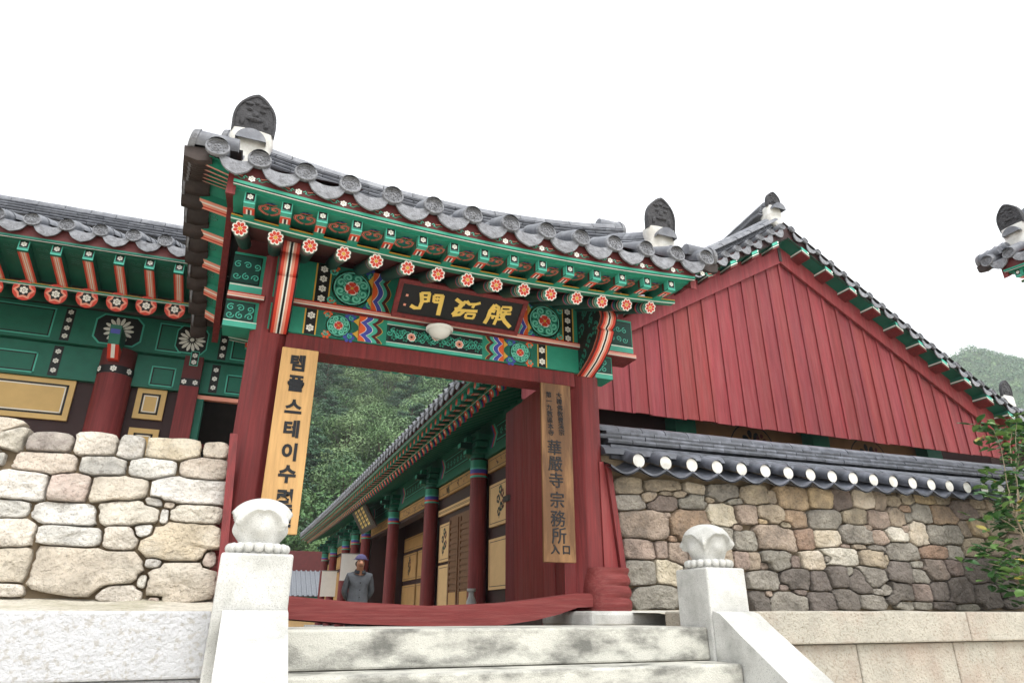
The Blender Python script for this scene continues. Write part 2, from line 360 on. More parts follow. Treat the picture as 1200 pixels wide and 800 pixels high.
# earth banked behind the edging blocks
b = MB(); g = []
for i in range(40):
    x = -6 + i * .153; g.append([(x, y, z + .018 * noise.noise((x * 3, y * 4, 1))) for y, z in ((4.3, .0), (4.5, .03), (4.8, .055), (5.08, .09 + .02 * noise.noise((x * 2, 0, 3))), (5.3, .12))])
b.sheet(g); struct('bank', b, 'mortar_pale', smooth=60)
b = MB(); g = []
for i in range(48):
    x = 3.15 + i * .17; g.append([(x, y, z + .015 * noise.noise((x * 3, y * 4, 7))) for y, z in ((4.5, .0), (4.75, .02), (5.2, .03), (5.65, .05))])
b.sheet(g); struct('bank', b, 'mortar_pale', smooth=60)

# ------------------------------------------------------------------ stone walls (every stone a piece of its own)
_F = 775.; _T = R(22.5); _Y = R(22.0)
_fw = Vector((math.sin(_Y) * math.cos(_T), math.cos(_Y) * math.cos(_T), math.sin(_T))); _rt = Vector((math.cos(_Y), -math.sin(_Y), 0)); _up = _rt.cross(_fw)
def ray(px, py): return _fw + _rt * ((px - 600) / _F) + _up * ((400 - py) / _F)
def on_wall(px, py, y0, k):        # plane y = y0 + k*z  -> (x, z)
    r = ray(px, py); t = y0 / (r.y - k * r.z); return r.x * t, r.z * t
def lay_stones(parent, items, y0, k, thick, jit=.06, pal='stone_', grow=1.20):
    cells = []
    for (x, z, w, h, c) in items: cells.append((x, z, w, h, c, random.uniform(-jit, jit)))
    def dist(cl, x, z):
        dx, dz = x - cl[0], z - cl[1]; a = cl[5]; u = dx * math.cos(a) + dz * math.sin(a); v = -dx * math.sin(a) + dz * math.cos(a)
        return (abs(u / cl[2]) ** 3.4 + abs(v / cl[3]) ** 3.4) ** (1 / 3.4)
    for i, cl in enumerate(cells):
        nb = [q for j, q in enumerate(cells) if j != i and abs(q[0] - cl[0]) < (q[2] + cl[2]) * 1.25 and abs(q[1] - cl[1]) < (q[3] + cl[3]) * 1.25]
        n = 30; poly = []; sd = random.uniform(0, 99)
        for s in range(n):
            a = 2 * math.pi * s / n; dx, dz = math.cos(a) * cl[2], math.sin(a) * cl[3]
            lim = grow + .14 * noise.noise((math.cos(a) * 1.3 + sd, math.sin(a) * 1.3, sd)); u = .45; jg = .05 * noise.noise((math.cos(a) * 4 + sd, math.sin(a) * 4, 1))
            e = dist(cl, cl[0] + dx, cl[1] + dz)
            while u < lim / e:
                x, z = cl[0] + dx * u, cl[1] + dz * u; d0 = dist(cl, x, z)
                if any(dist(q, x, z) < d0 + .007 / min(q[2], q[3]) for q in nb): break
                u += .03
            u -= .03 + abs(jg); poly.append((dx * u, dz * u))
        b = MB(); t = thick * random.uniform(.75, 1.15) * min(1, .45 + 2.2 * min(cl[2], cl[3])); rings = []
        tx, tz = random.uniform(-.25, .25), random.uniform(-.2, .2)
        for sc, dp in ((1.0, -.06), (1.0, t * .70), (.965, t * .95), (.80, t * 1.0), (.58, t * 1.04), (.30, t * 1.04)):
            rg = []
            for (dx, dz) in poly:
                x, z = cl[0] + dx * sc, cl[1] + dz * sc
                f = noise.noise((x * 7 + sd, z * 7, sd)) * .34 + abs(noise.noise((x * 17 + sd, z * 17, 2))) * .34 + noise.noise((x * 40, z * 40, sd)) * .16
                d = dp + (t * (f + tx * dx / cl[2] + tz * dz / cl[3]) if dp > 0 else 0)
                rg.append((x, y0 + k * z - d, z))
            rings.append(rg)
        for r0, r1 in zip(rings, rings[1:]): b.sheet([r0 + [r0[0]], r1 + [r1[0]]])
        b.add(rings[-1] + [(cl[0], y0 + k * cl[1] - t * 1.05, cl[1])], [(s, (s + 1) % n, n) for s in range(n)])
        b.build('stone', pal + cl[4], parent, smooth=34, weld=True)
def px_items(src, ox, oy, sc, y0, k):
    out = []
    for q in src.split(';'):
        q = q.strip()
        if not q: continue
        c = q[0]; x0, y0_, x1, y1 = [float(v) for v in q[1:].split(',')]
        cx, cy_ = ox + (x0 + x1) / 2 / sc, oy + (y0_ + y1) / 2 / sc
        X, Z = on_wall(cx, cy_, y0, k); Xa, _ = on_wall(ox + x0 / sc, cy_, y0, k); Xb, _ = on_wall(ox + x1 / sc, cy_, y0, k)
        _, Za = on_wall(cx, oy + y0_ / sc, y0, k); _, Zb = on_wall(cx, oy + y1 / sc, y0, k)
        out.append(((Xa + Xb) / 2, (Za + Zb) / 2, abs(Xb - Xa) / 2, abs(Za - Zb) / 2, c))
    return out
LY, LK = 5.12, .17
left = px_items('c-60,30,118,152;d110,70,318,148;c318,70,505,165;g-40,130,40,215;t45,148,335,240;w-30,218,208,360;p210,235,393,358;w-60,343,135,432;w128,362,425,458;'
                'c-60,415,155,558;w155,460,442,548;t-60,543,140,712;c-60,700,100,755', 0, 490, 3.636, LY, LK)
left += px_items('g30,52,155,152;o152,62,408,157;t408,78,518,145;w70,143,298,235;t300,140,508,247;w178,222,500,358;g145,317,237,360;t235,335,290,368;w222,362,258,437;c260,343,485,432;'
                 'w98,433,195,495;o125,430,472,603;p410,553,466,630;g152,588,228,632;g115,658,162,728;t150,603,448,787;p165,757,222,785;p375,783,430,805', 130, 500, 3.807, LY, LK)
left += px_items('t105,557,174,592;g93,535,152,559;c114,583,187,617;c121,617,163.6,646;t30,640,171,694;c115,683,169,704', 0, 0, 1, LY, LK)
for i in range(8):
    z0 = .08
    for j in range(6):
        hh = random.uniform(.08, .11); left.append((-1.62 - i * .36 + random.uniform(-.04, .04), z0 + hh, random.uniform(.15, .2), hh, random.choice('tcwgtc'))); z0 += 2 * hh
wl = thing('stone_wall', 'pale dry-laid fieldstone wall left of the gate', 'stone wall', (-2.2, 5.4, 0))
b = MB()
b.hexa([(-5, LY + .02, 0), (-.12, LY + .02, 0), (-.12, 5.75, 0), (-5, 5.75, 0), (-5, LY + .02 + LK * 1.06, 1.08), (-.17, LY + .02 + LK * 1.06, 1.06), (-.17, 5.7, 1.06), (-5, 5.7, 1.08)])
b.build('wall_core', 'mortar', wl)
lay_stones(wl, left, LY, LK, .085, pal='pale_stone_')

RY = 5.6
rs = px_items('t35,48,200,142;t200,62,405,128;c415,80,540,140;g535,85,718,180;t720,95,880,200;g40,138,210,235;t182,128,280,183;u218,137,388,240;t355,120,440,163;t285,118,355,150;'
              'g380,140,540,230;t528,155,590,187;g648,160,752,195;p58,220,330,390;p295,235,345,270;r335,210,560,395;c538,190,718,315;p690,190,825,302;p82,380,258,500;p258,390,330,497;'
              'p320,400,440,525;r335,365,385,400;g95,498,270,638;c255,492,412,640;g145,635,388,780;g220,772,390,805;g690,340,820,450;p690,305,740,340;p690,455,790,550;'
              'g562,318,690,430;t562,432,690,540;p430,400,560,520;g420,530,560,640;g560,540,700,650;t400,640,560,780;d560,650,690,790', 710, 550, 4.706, RY, 0)
rs += px_items('t125,118,172,190;o165,100,348,225;o342,110,482,220;u475,105,585,230;c585,115,710,222;p698,125,780,235;t65,196,210,300;o72,270,130,302;r213,225,345,332;g345,222,532,335;'
               't535,213,678,312;p672,222,798,332;t195,290,260,325;p60,303,285,465;r262,322,385,450;c370,330,535,430;g525,302,700,425;p650,308,702,338;p692,335,790,417;t0,455,85,555;g85,430,253,560;'
               'p82,508,140,552;u248,475,312,543;c290,447,455,555;g428,468,478,520;w405,430,628,540;p535,412,585,432;t590,408,670,440;t630,440,790,545;g675,418,775,450;g22,555,190,670;d195,545,362,672;'
               'd358,557,475,672;d440,515,570,650;g555,535,600,590;d570,545,690,685;g608,532,770,655;u187,630,248,668;d30,660,140,790;g138,668,355,790;p105,668,155,702;d345,675,500,780;d490,660,632,770;'
               'g630,690,775,768;u265,658,345,698;g700,655,760,690;g745,625,830,710', 870, 550, 4.706, RY, 0)
rs += px_items('t30,108,110,172;t110,95,185,160;o190,95,305,155;t300,90,400,160;r100,160,172,203;g168,150,293,262;r285,163,440,275;u395,143,565,250;t515,118,600,185;t22,175,138,290;'
               'g135,203,170,265;w15,285,150,378;p118,275,160,325;c150,253,273,410;g265,282,365,392;g362,270,465,390;t450,250,525,350;o500,235,610,350;g20,375,215,485;r215,395,395,475;g390,395,475,490;'
               't465,350,610,462;t565,185,625,235;t0,440,42,525;d28,487,178,615;g168,487,255,530;g172,525,295,625;u215,475,400,605;u355,475,475,575;d465,470,605,625;d600,465,700,610;'
               'd0,610,180,740;u180,610,293,728;d280,600,395,722;d378,578,545,750;d530,615,690,760;d680,600,800,730;g85,712,190,768;g190,725,300,768;d300,725,440,768;g440,735,580,772;'
               't595,225,720,345;t610,350,720,460;u700,440,830,600;t700,200,850,330;p720,330,850,450;d690,620,850,760;t600,100,760,200;t760,100,880,200', 1030, 560, 5.0, RY, 0)
for i in range(9):
    z0 = .04
    for j in range(6):
        hh = random.uniform(.09, .12); rs.append((9.75 + i * .34, z0 + hh, random.uniform(.15, .18), hh, 'dugtpo'[j] if random.random() < .5 else random.choice('tpg'))); z0 += 2 * hh
wr = thing('stone_wall', 'brown fieldstone wall right of the gate under a tiled coping', 'stone wall', (7, 5.9, 0))
MB().box(3.2, 12.6, RY + .02, 6.1, -.02, 1.46).build('wall_core', 'mortar', wr)
lay_stones(wr, rs, RY, 0, .085, jit=.09, grow=1.12)
# tiled coping of the right wall
cp = thing('wall_coping', 'grey tile coping with white plastered round ends on the brown stone wall', 'roof tiles', (7, 5.85, 1.4))
CS = .0035
def cz(x): return (x - 3.4) * .011
sp = .3045
b = MB(); r = .072
b.cyl((0, 0, 0), (0, .50, .19), r, r, 12, 0, None, None, -.5, math.pi + .5); b.cyl((0, -.001, 0), (0, .0, 0), r * .96, r * .96, 12, 0)
CT = b.mesh('cover_tile', ['tile_blue'], 40)
b = MB()
for i in range(16):
    a0 = 2 * math.pi * i / 16; a1 = 2 * math.pi * (i + 1) / 16
    b.add([(r * .90 * math.cos(a0), -.006, r * .90 * math.sin(a0)), (r * .90 * math.cos(a1), -.006, r * .90 * math.sin(a1)), (0, -.014, 0)], [(0, 1, 2)])
CW = b.mesh('plaster_cap', ['plaster'], 60)
b = MB(); gr = []
for (y, z, th) in ((0, 0, 0), (0, -.02, 0), (.5, .17, 0)):
    pass
prof = [(-sp / 2 + sp * i / 10, -.012 - .062 * math.cos(math.pi * (i / 10 - .5)) ** 1.1 + .03) for i in range(11)]
b.sheet([[(x, -.012, z) for x, z in prof], [(x, .5, z + .19) for x, z in prof]]); b.sheet([[(x, -.012, z) for x, z in prof], [(x, -.012, z - .02) for x, z in prof]])
b.sheet([[(x, -.012, z - .032) for x, z in prof], [(x, .45, z + .15) for x, z in prof]])
CC = b.mesh('trough_tile', ['tile_blue'], 40)
xs0 = .647 * 5.36
for i in range(-1, 28):
    x = xs0 + sp * i
    if i >= 0:
        place('cover_tile', CT, cp, (x, 5.36, 1.365 + cz(x))); place('plaster_cap', CW, cp, (x, 5.36, 1.365 + cz(x)))
    place('trough_tile', CC, cp, (x + sp / 2, 5.365, 1.292 + cz(x)))
MB().box(3.3, 12.3, 5.57, 6.15, 1.42, 1.56).build('coping_bed', 'tile_blue', cp)
pl = .285
def ridge_piece(name, w, h, round_, m):
    b = MB()
    if round_: pr = [(w / 2 * math.cos(math.pi * i / 8), h * math.sin(math.pi * i / 8)) for i in range(9)]
    else: pr = [(w / 2, 0), (w / 2 + .008, h * .5), (w / 2, h), (-w / 2, h), (-w / 2 - .008, h * .5), (-w / 2, 0)]
    b.sweep(pr, [((0, 0, 0), (0, -1, 0), (0, 0, 1)), ((pl - .006, 0, 0), (0, -1, 0), (0, 0, 1))])
    return b.mesh(name, [m], 40)
RP = [ridge_piece('ridge_tile', .68, .15, True, 'tile_blue'), ridge_piece('flat_tile', .40, .042, False, 'tile_blue'), ridge_piece('flat_tile', .37, .042, False, 'tile_blue'),
      ridge_piece('flat_tile', .34, .040, False, 'tile_blue'), ridge_piece('ridge_tile', .29, .095, True, 'tile_blue')]
for lv, (z, me) in enumerate(zip((1.45, 1.60, 1.645, 1.69, 1.733), RP)):
    for i in range(31):
        x = 3.2 + pl * i + (.12 if lv % 2 else 0)
        place(me.name.split('.')[0], me, cp, (x, 5.85 + random.uniform(-.004, .004), z + cz(x) + random.uniform(-.002, .002)), rot=(0, -.011 + random.uniform(-.003, .003), random.uniform(-.005, .005)))
# ------------------------------------------------------------------ roof pieces shared by all buildings
def T3(x, y, z): return Matrix.Translation((x, y, z))
def RX(a): return Matrix.Rotation(a, 4, 'X')
def RY_(a): return Matrix.Rotation(a, 4, 'Y')
def RZ(a): return Matrix.Rotation(a, 4, 'Z')
ID = Matrix.Identity(4)
def tile_set(sp, slope, r=.08, clen=.34, dark=False):
    """round end tile (disc + cover), concave end tile (apron + trough)"""
    b = MB(); n = 20; tl = .20
    def pt(rr, a, d): return (rr * math.cos(a), -d * math.cos(tl) - .0 + rr * math.sin(a) * math.sin(tl) * 1, rr * math.sin(a) * math.cos(tl) - d * math.sin(tl))
    rings = [(r, -.03), (r, .012), (r * .93, .018), (r * .84, .016), (r * .80, .004), (r * .55, .004), (r * .50, .010), (r * .45, .004), (r * .2, .006)]
    rows = [[pt(rr, 2 * math.pi * i / n, d) for i in range(n + 1)] for rr, d in rings]
    b.sheet(rows, 0); b.add([pt(r * .2, 2 * math.pi * i / n, .006) for i in range(n)], [tuple(range(n))], 0)
    for i in range(8):
        a = 2 * math.pi * i / 8 + .2; c = pt(r * .66, a, .007); b.ball(c, r * .085, 0, 6, 4)
    for i in range(5):
        a = 2 * math.pi * i / 5; c = pt(r * .24, a, .008); b.ball(c, r * .12, 0, 6, 4)
    b.cyl((0, .006, 0), (0, clen, clen * slope), r * .95, r * .82, 12, 1, None, 1, -.5, math.pi + .5)
    drum = b.mesh('round_end_tile', ['tile_face', 'tile'], 40)
    b = MB(); nx = 14; w = sp / 2 - .012; rows = []
    def top(u): return -.004 - .050 * (1 - u * u)
    def bot(u): return top(u) - .026 - .086 * (1 - abs(u) ** 4.0) - .012 * max(0, 1 - abs(u) * 3)
    for k in range(7):
        f = k / 6
        rows.append([(w * u, -.004 - .022 * f - (.008 * math.sin(f * math.pi) * (math.sin(u * 9) * .5 + .5) if 0 < k < 6 else 0), top(u) + (bot(u) - top(u)) * f) for u in [-1 + 2 * i / nx for i in range(nx + 1)]])
    b.sheet(rows, 0)
    back = [[(x, y + .018, z) for x, y, z in rw] for rw in (rows[0], rows[-1])]
    b.sheet([rows[-1], back[1]], 0); b.sheet([back[1], back[0]], 2)
    b.sheet([rows[0], [(x, y + clen * 1.1, z + clen * 1.1 * slope) for x, y, z in rows[0]]], 1)
    und = [(x, y + .02, z - .016) for x, y, z in rows[0]]
    b.sheet([und, [(x, y + clen, z + clen * slope) for x, y, z in und]], 2)
    apron = b.mesh('concave_end_tile', ['tile_face', 'tile', 'tile_dark'], 45)  # dark slot paints shade onto apron backs and trough undersides
    return drum, apron
def row_mesh(length, slope, sag, r=.075, seg=.34):
    """one run of lapped cover tiles up the slope"""
    b = MB(); n = max(1, int(length / seg))
    def z(y): t = y / length; return slope * y - sag * math.sin(math.pi * t)
    for i in range(n):
        y0 = .30 + (length - .3) * i / n; y1 = .30 + (length - .3) * (i + 1) / n + .02
        b.cyl((0, y0, z(y0)), (0, y1, z(y1)), r, r * .86, 8, 0, 0, None, 0, math.pi)
    return b.mesh('tile_run', ['tile'], 40)
def trough_sheet(xs, y0, zf, length, slope, sag, Mx, parent):
    b = MB(); g = []
    for k in range(13):
        y = length * k / 12; zz = slope * y - sag * math.sin(math.pi * k / 12); row = []
        for a, c in zip(xs, xs[1:]):
            for u in (0, .25, .5, .75): row.append(Mx @ Vector((a + (c - a) * u, y0 + y + .02, zf(a + (c - a) * u) + zz - .02 - .05 * math.sin(math.pi * u))))
        row.append(Mx @ Vector((xs[-1], y0 + y + .02, zf(xs[-1]) + zz - .02))); g.append(row)
    b.sheet(g); return b.build('trough_tiles', 'tile_dark', parent, smooth=50)
def strip(parent, Mx, name, prof, x0, x1, zf, mats, mis=None, n=24, cap=True):
    """board swept along the eave, following its curve; prof in (y, z)"""
    b = MB(); path = []
    E = Mx.to_3x3()
    for i in range(n + 1):
        x = x0 + (x1 - x0) * i / n; path.append((Mx @ Vector((x, 0, zf(x))), E @ Vector((0, 1, 0)), E @ Vector((0, 0, 1))))
    b.sweep(prof, path, 0, cap, mis); return b.build(name, mats, parent)
def rectp(y0, y1, z0, z1): return [(y0, z0), (y1, z0), (y1, z1), (y0, z1)]

def rafter_mesh(style, r=.052, L=1.05, slope=.42):
    b = MB(); b.names = []; d = Vector((0, 1, slope)).normalized()
    def idx(m):
        if m not in b.names: b.names.append(m)
        return b.names.index(m)
    if style == 'flower': bands = [(0, .03, 'teal'), (.03, .038, 'white_paint'), (.038, .065, 'green'), (.065, .078, 'vermilion'), (.078, .085, 'white_paint'), (.085, .12, 'green_dark'), (.12, .128, 'teal'), (.128, .15, 'green_mid'), (.15, .165, 'blue'), (.165, .18, 'orange'), (.18, .2, 'green_dark'), (.2, L, 'green_dark')]
    elif style == 'star': bands = [(0, .012, 'green_dark'), (.012, L, 'green_mid')]
    else: bands = [(0, .03, 'teal'), (.03, .06, 'blue'), (.06, .09, 'vermilion'), (.09, L, 'green_mid')]
    for a, c, m in bands: b.cyl(d * a, d * c, r, r, 14, idx(m), idx(m) if a == 0 else None)
    if style == 'flower':
        D = Deco((0, 0, 0), (1, 0, 0), (0, -slope, 1), (0, -1, -slope), b)
        D.circ(0, 0, r * 1.0, 'green_dark', 0, 16)
        for i in range(8):
            a = math.pi / 4 * (i + .5); D.circ(.74 * r * math.cos(a), .74 * r * math.sin(a), r * .31, 'white_paint', 1, 8)
        D.circ(0, 0, r * .8, 'white_paint', 1.3, 16); D.petals(0, 0, r * .86, 8, 'vermilion', 2, .66, math.pi / 8); D.circ(0, 0, r * .26, 'yellow', 3, 8)
    elif style == 'star':
        D = Deco((0, 0, 0), (1, 0, 0), (0, -slope, 1), (0, -1, -slope), b)
        D.circ(0, 0, r, 'vermilion', 0, 16); pts = []; inn = []
        for i in range(12):
            a = math.pi / 6 * i; rr = r * (.93 if i % 2 == 0 else .66); pts.append((rr * math.cos(a), rr * math.sin(a))); rr *= .72; inn.append((rr * math.cos(a), rr * math.sin(a)))
        D.poly(pts, 'pink', 1); D.poly(inn, 'black_paint', 2); D.dots(0, 0, r * .40, 'white_paint', 3)
    else:
        D = Deco((0, 0, 0), (1, 0, 0), (0, -slope, 1), (0, -1, -slope), b); D.circ(0, 0, r, 'vermilion', 0, 12); D.circ(0, 0, r * .6, 'orange', 1, 10); D.circ(0, 0, r * .3, 'white_paint', 2, 8)
    return b.mesh('rafter', b.names, 40)
def flyer_mesh(style, w=.076, h=.092, L=.36, rise=.035):
    """square flying rafter: painted end and underside"""
    b = MB(); b.names = ['green_mid', 'teal']; x = w / 2
    b.hexa([(-x, 0, -h / 2), (x, 0, -h / 2), (x, L, -h / 2 + rise), (-x, L, -h / 2 + rise), (-x, 0, h / 2), (x, 0, h / 2), (x, L, h / 2 + rise), (-x, L, h / 2 + rise)], 0)
    F = Deco((0, 0, 0), (1, 0, 0), (0, 0, 1), (0, -1, 0), b)
    F.rect(-x * .98, -h * .49, x * .98, h * .49, 'teal', 0)
    if style == 'hall':
        F.circ(0, 0, w * .5, 'vermilion', 1, 12); F.circ(0, 0, w * .26, 'orange', 2, 8)
    else:
        F.rect(-x * .78, -h * .22, x * .78, h * .46, 'black_paint', 1); F.dots(0, h * .12, w * .30, 'white_paint', 2)
        F.rect(-x * .9, -h * .32, x * .9, -h * .27, 'green_dark', 1)
    U = Deco((0, 0, -h / 2), (1, 0, 0), (0, L, rise), (0, rise / L, -1), b)
    if style == 'left':
        for a, c, m in ((-1, -.62, 'vermilion'), (-.62, -.3, 'pink'), (-.3, -.12, 'white_paint'), (-.12, .12, 'pink'), (.12, .3, 'white_paint'), (.3, .62, 'pink'), (.62, 1, 'vermilion')): U.rect(a * x, .03, c * x, L * .98, m, 0)
    else:
        U.rect(-x, .0, x, .05, 'teal', 0); U.rect(-x, .05, x, .056, 'white_paint', 1); U.rect(-x, .056, x, .075, 'vermilion', 0); U.rect(-x, .075, x, .09, 'orange', 0)
        for a, c, m in ((-1, -.5, 'vermilion'), (-.5, -.22, 'white_paint'), (-.22, .22, 'black_paint'), (.22, .5, 'white_paint'), (.5, 1, 'vermilion')): U.rect(a * x, .09, c * x, .17, m, 0)
        U.rect(-x, .17, x, L, 'green', 0)
        for sx in (-1, 1):
            S = Deco((sx * x, 0, 0), (0, sx * 1, 0), (0, 0, 1), (sx, 0, 0), b)
            if sx > 0: S.rect(.0, -h * .4, .05, h * .45, 'teal', 0)
            else: S.rect(-.05, -h * .4, 0, h * .45, 'teal', 0); S.rect(-.085, -h * .3, -.06, h * .5, 'red_dark', 0)
    return b.mesh('flying_rafter', b.names)
def heart_mesh():
    """red cloud-heart painted on the soffit between two flying rafters"""
    b = MB(); b.names = []; D = Deco((0, 0, 0), (1, 0, 0), (0, 1, 0), (0, -.1, -1), b)
    for sx in (-1, 1):
        pts = [(sx * .006, .10), (sx * .03, .085), (sx * .052, .05), (sx * .05, .012), (sx * .03, .0), (sx * .012, .012), (sx * .016, .034), (sx * .032, .036)]
        pts = [(x * 1.35, y * 1.3 - .01) for x, y in pts]; D.stroke(pts, .030, 'teal_pale', 0); D.stroke(pts, .025, 'vermilion', 1); D.stroke(pts, .010, 'pink', 2)
    D.circ(0, .045, .009, 'blue', 1, 8)
    D.petals(.0, -.045, .032, 5, 'green_dark', 0, .5); D.stroke([(-.04, -.03), (-.015, -.045), (.02, -.035), (.045, -.05)], .009, 'orange', 1); D.stroke([(-.03, -.06), (.0, -.055), (.03, -.068)], .008, 'blue', 1)
    return b.mesh('soffit_ornament', b.names)
def cloud_mesh():
    b = MB(); b.names = []; D = Deco((0, 0, 0), (1, 0, 0), (0, 1, 0), (0, -.1, -1), b)
    for sx in (-1, 1):
        pts = [(sx * .0, .03), (sx * .03, .04), (sx * .048, .02), (sx * .04, -.0), (sx * .02, .0), (sx * .02, .016)]
        D.stroke(pts, .015, 'teal', 0); D.stroke(pts, .009, 'black_paint', 1)
    for y in (.10, .13, .16): D.stroke([(-.04, y + .01), (-.01, y - .008), (.012, y + .008), (.04, y - .006)], .016, 'teal', 0); D.stroke([(-.04, y + .01), (-.01, y - .008), (.012, y + .008), (.04, y - .006)], .010, 'black_paint', 1)
    return b.mesh('soffit_ornament', b.names)
def flower_vine_mesh():
    b = MB(); b.names = []; D = Deco((0, 0, 0), (1, 0, 0), (0, 0, 1), (0, -1, 0), b)
    D.dots(0, 0, .026, 'white_paint', 1)
    for sx in (-1, 1):
        D.stroke([(sx * .03, .004), (sx * .045, .016), (sx * .055, .002), (sx * .045, -.006)], .007, 'teal', 0)
        D.stroke([(sx * .045, -.006), (sx * .07, -.014), (sx * .095, .004), (sx * .115, .0)], .006, 'green', 0); D.stroke([(sx * .06, .012), (sx * .08, .012), (sx * .1, .018)], .004, 'pink', 0)
    return b.mesh('painted_flower', b.names)
def mangwa_mesh(hw=.165, H=.37):
    b = MB(); out = []
    for i in range(25):
        t = i / 24; a = math.pi * t
        x = hw * math.cos(a); z = H * .30 + H * .62 * math.sin(a) ** .9 + H * .08 * max(0, 1 - abs(t - .5) * 5) if 0 < t < 1 else H * .30
        out.append((x, z))
    out = [(hw * .97, 0)] + out + [(-hw * .97, 0)]
    inn = [(x * .86, .015 + z * .88) for x, z in out]
    n = len(out)
    b.sheet([[(x, 0, z) for x, z in out], [(x, -.012, z) for x, z in [(p[0] * .97, .004 + p[1] * .98) for p in out]], [(x, -.012, z) for x, z in [(p[0] * .89, .012 + p[1] * .90) for p in out]], [(x, -.002, z) for x, z in inn]])
    b.add([(x, -.002, z) for x, z in inn], [tuple(range(n))]); b.sheet([[(x, 0, z) for x, z in out], [(x, .05, z) for x, z in out]]); b.add([(x, .05, z) for x, z in out], [tuple(range(n))[::-1]])
    for (x, z, rr, sx, sz) in ((-.05, .22, .022, 1.2, .8), (.05, .22, .022, 1.2, .8), (0, .18, .026, 1, 1.2), (0, .13, .05, 1.3, .4), (-.06, .27, .03, 1.2, .5), (.06, .27, .03, 1.2, .5), (0, .29, .02, 1, 1), (-.09, .1, .03, .7, 1.2), (.09, .1, .03, .7, 1.2)):
        b.ball((x, -.004, z), rr, 0, 8, 6, sx, .5, sz)
    return b.mesh('ridge_end_tile', ['mangwa'], 45)
MANG = mangwa_mesh()
def course(parent, Mx, pts, w, h, rnd, m, seg=.3, off=0., name='ridge_tile'):
    """lay ridge tiles one by one along a polyline (list of local points)"""
    P = [Vector(p) for p in pts]; Ls = [0]
    for a, c in zip(P, P[1:]): Ls.append(Ls[-1] + (c - a).length)
    tot = Ls[-1]
    def at(s):
        s = min(max(s, 0), tot)
        for i in range(len(P) - 1):
            if s <= Ls[i + 1]: return P[i].lerp(P[i + 1], (s - Ls[i]) / max(1e-9, Ls[i + 1] - Ls[i]))
        return P[-1]
    key = (round(w, 3), round(h, 3), rnd, m, seg)
    if key not in course.cache:
        b = MB(); pr = [(w / 2 * math.cos(math.pi * i / 8), h * math.sin(math.pi * i / 8)) for i in range(9)] if rnd else [(w / 2, 0), (w / 2 + .012, h * .36), (w / 2, h * .70), (-w / 2, h * .70), (-w / 2 - .012, h * .36), (-w / 2, 0)]
        b.sweep(pr, [((0, 0, 0), (0, -1, 0), (0, 0, 1)), ((seg - .007, 0, 0), (0, -1, 0), (0, 0, 1))]); course.cache[key] = b.mesh(name, [m], 40)
    s = -off
    while s < tot - .05:
        a = at(max(s, 0)); c = at(min(s + seg, tot)); d = c - a
        if d.length < .05: s += seg; continue
        yaw = math.atan2(d.y, d.x); pit = math.atan2(d.z, math.hypot(d.x, d.y))
        place(name, course.cache[key], parent, mtx=Mx @ T3(*a) @ RZ(yaw + random.uniform(-.008, .008)) @ RY_(-pit + random.uniform(-.006, .006)) @ Matrix.Diagonal((d.length / seg, 1, 1, 1)))
        s += seg
course.cache = {}
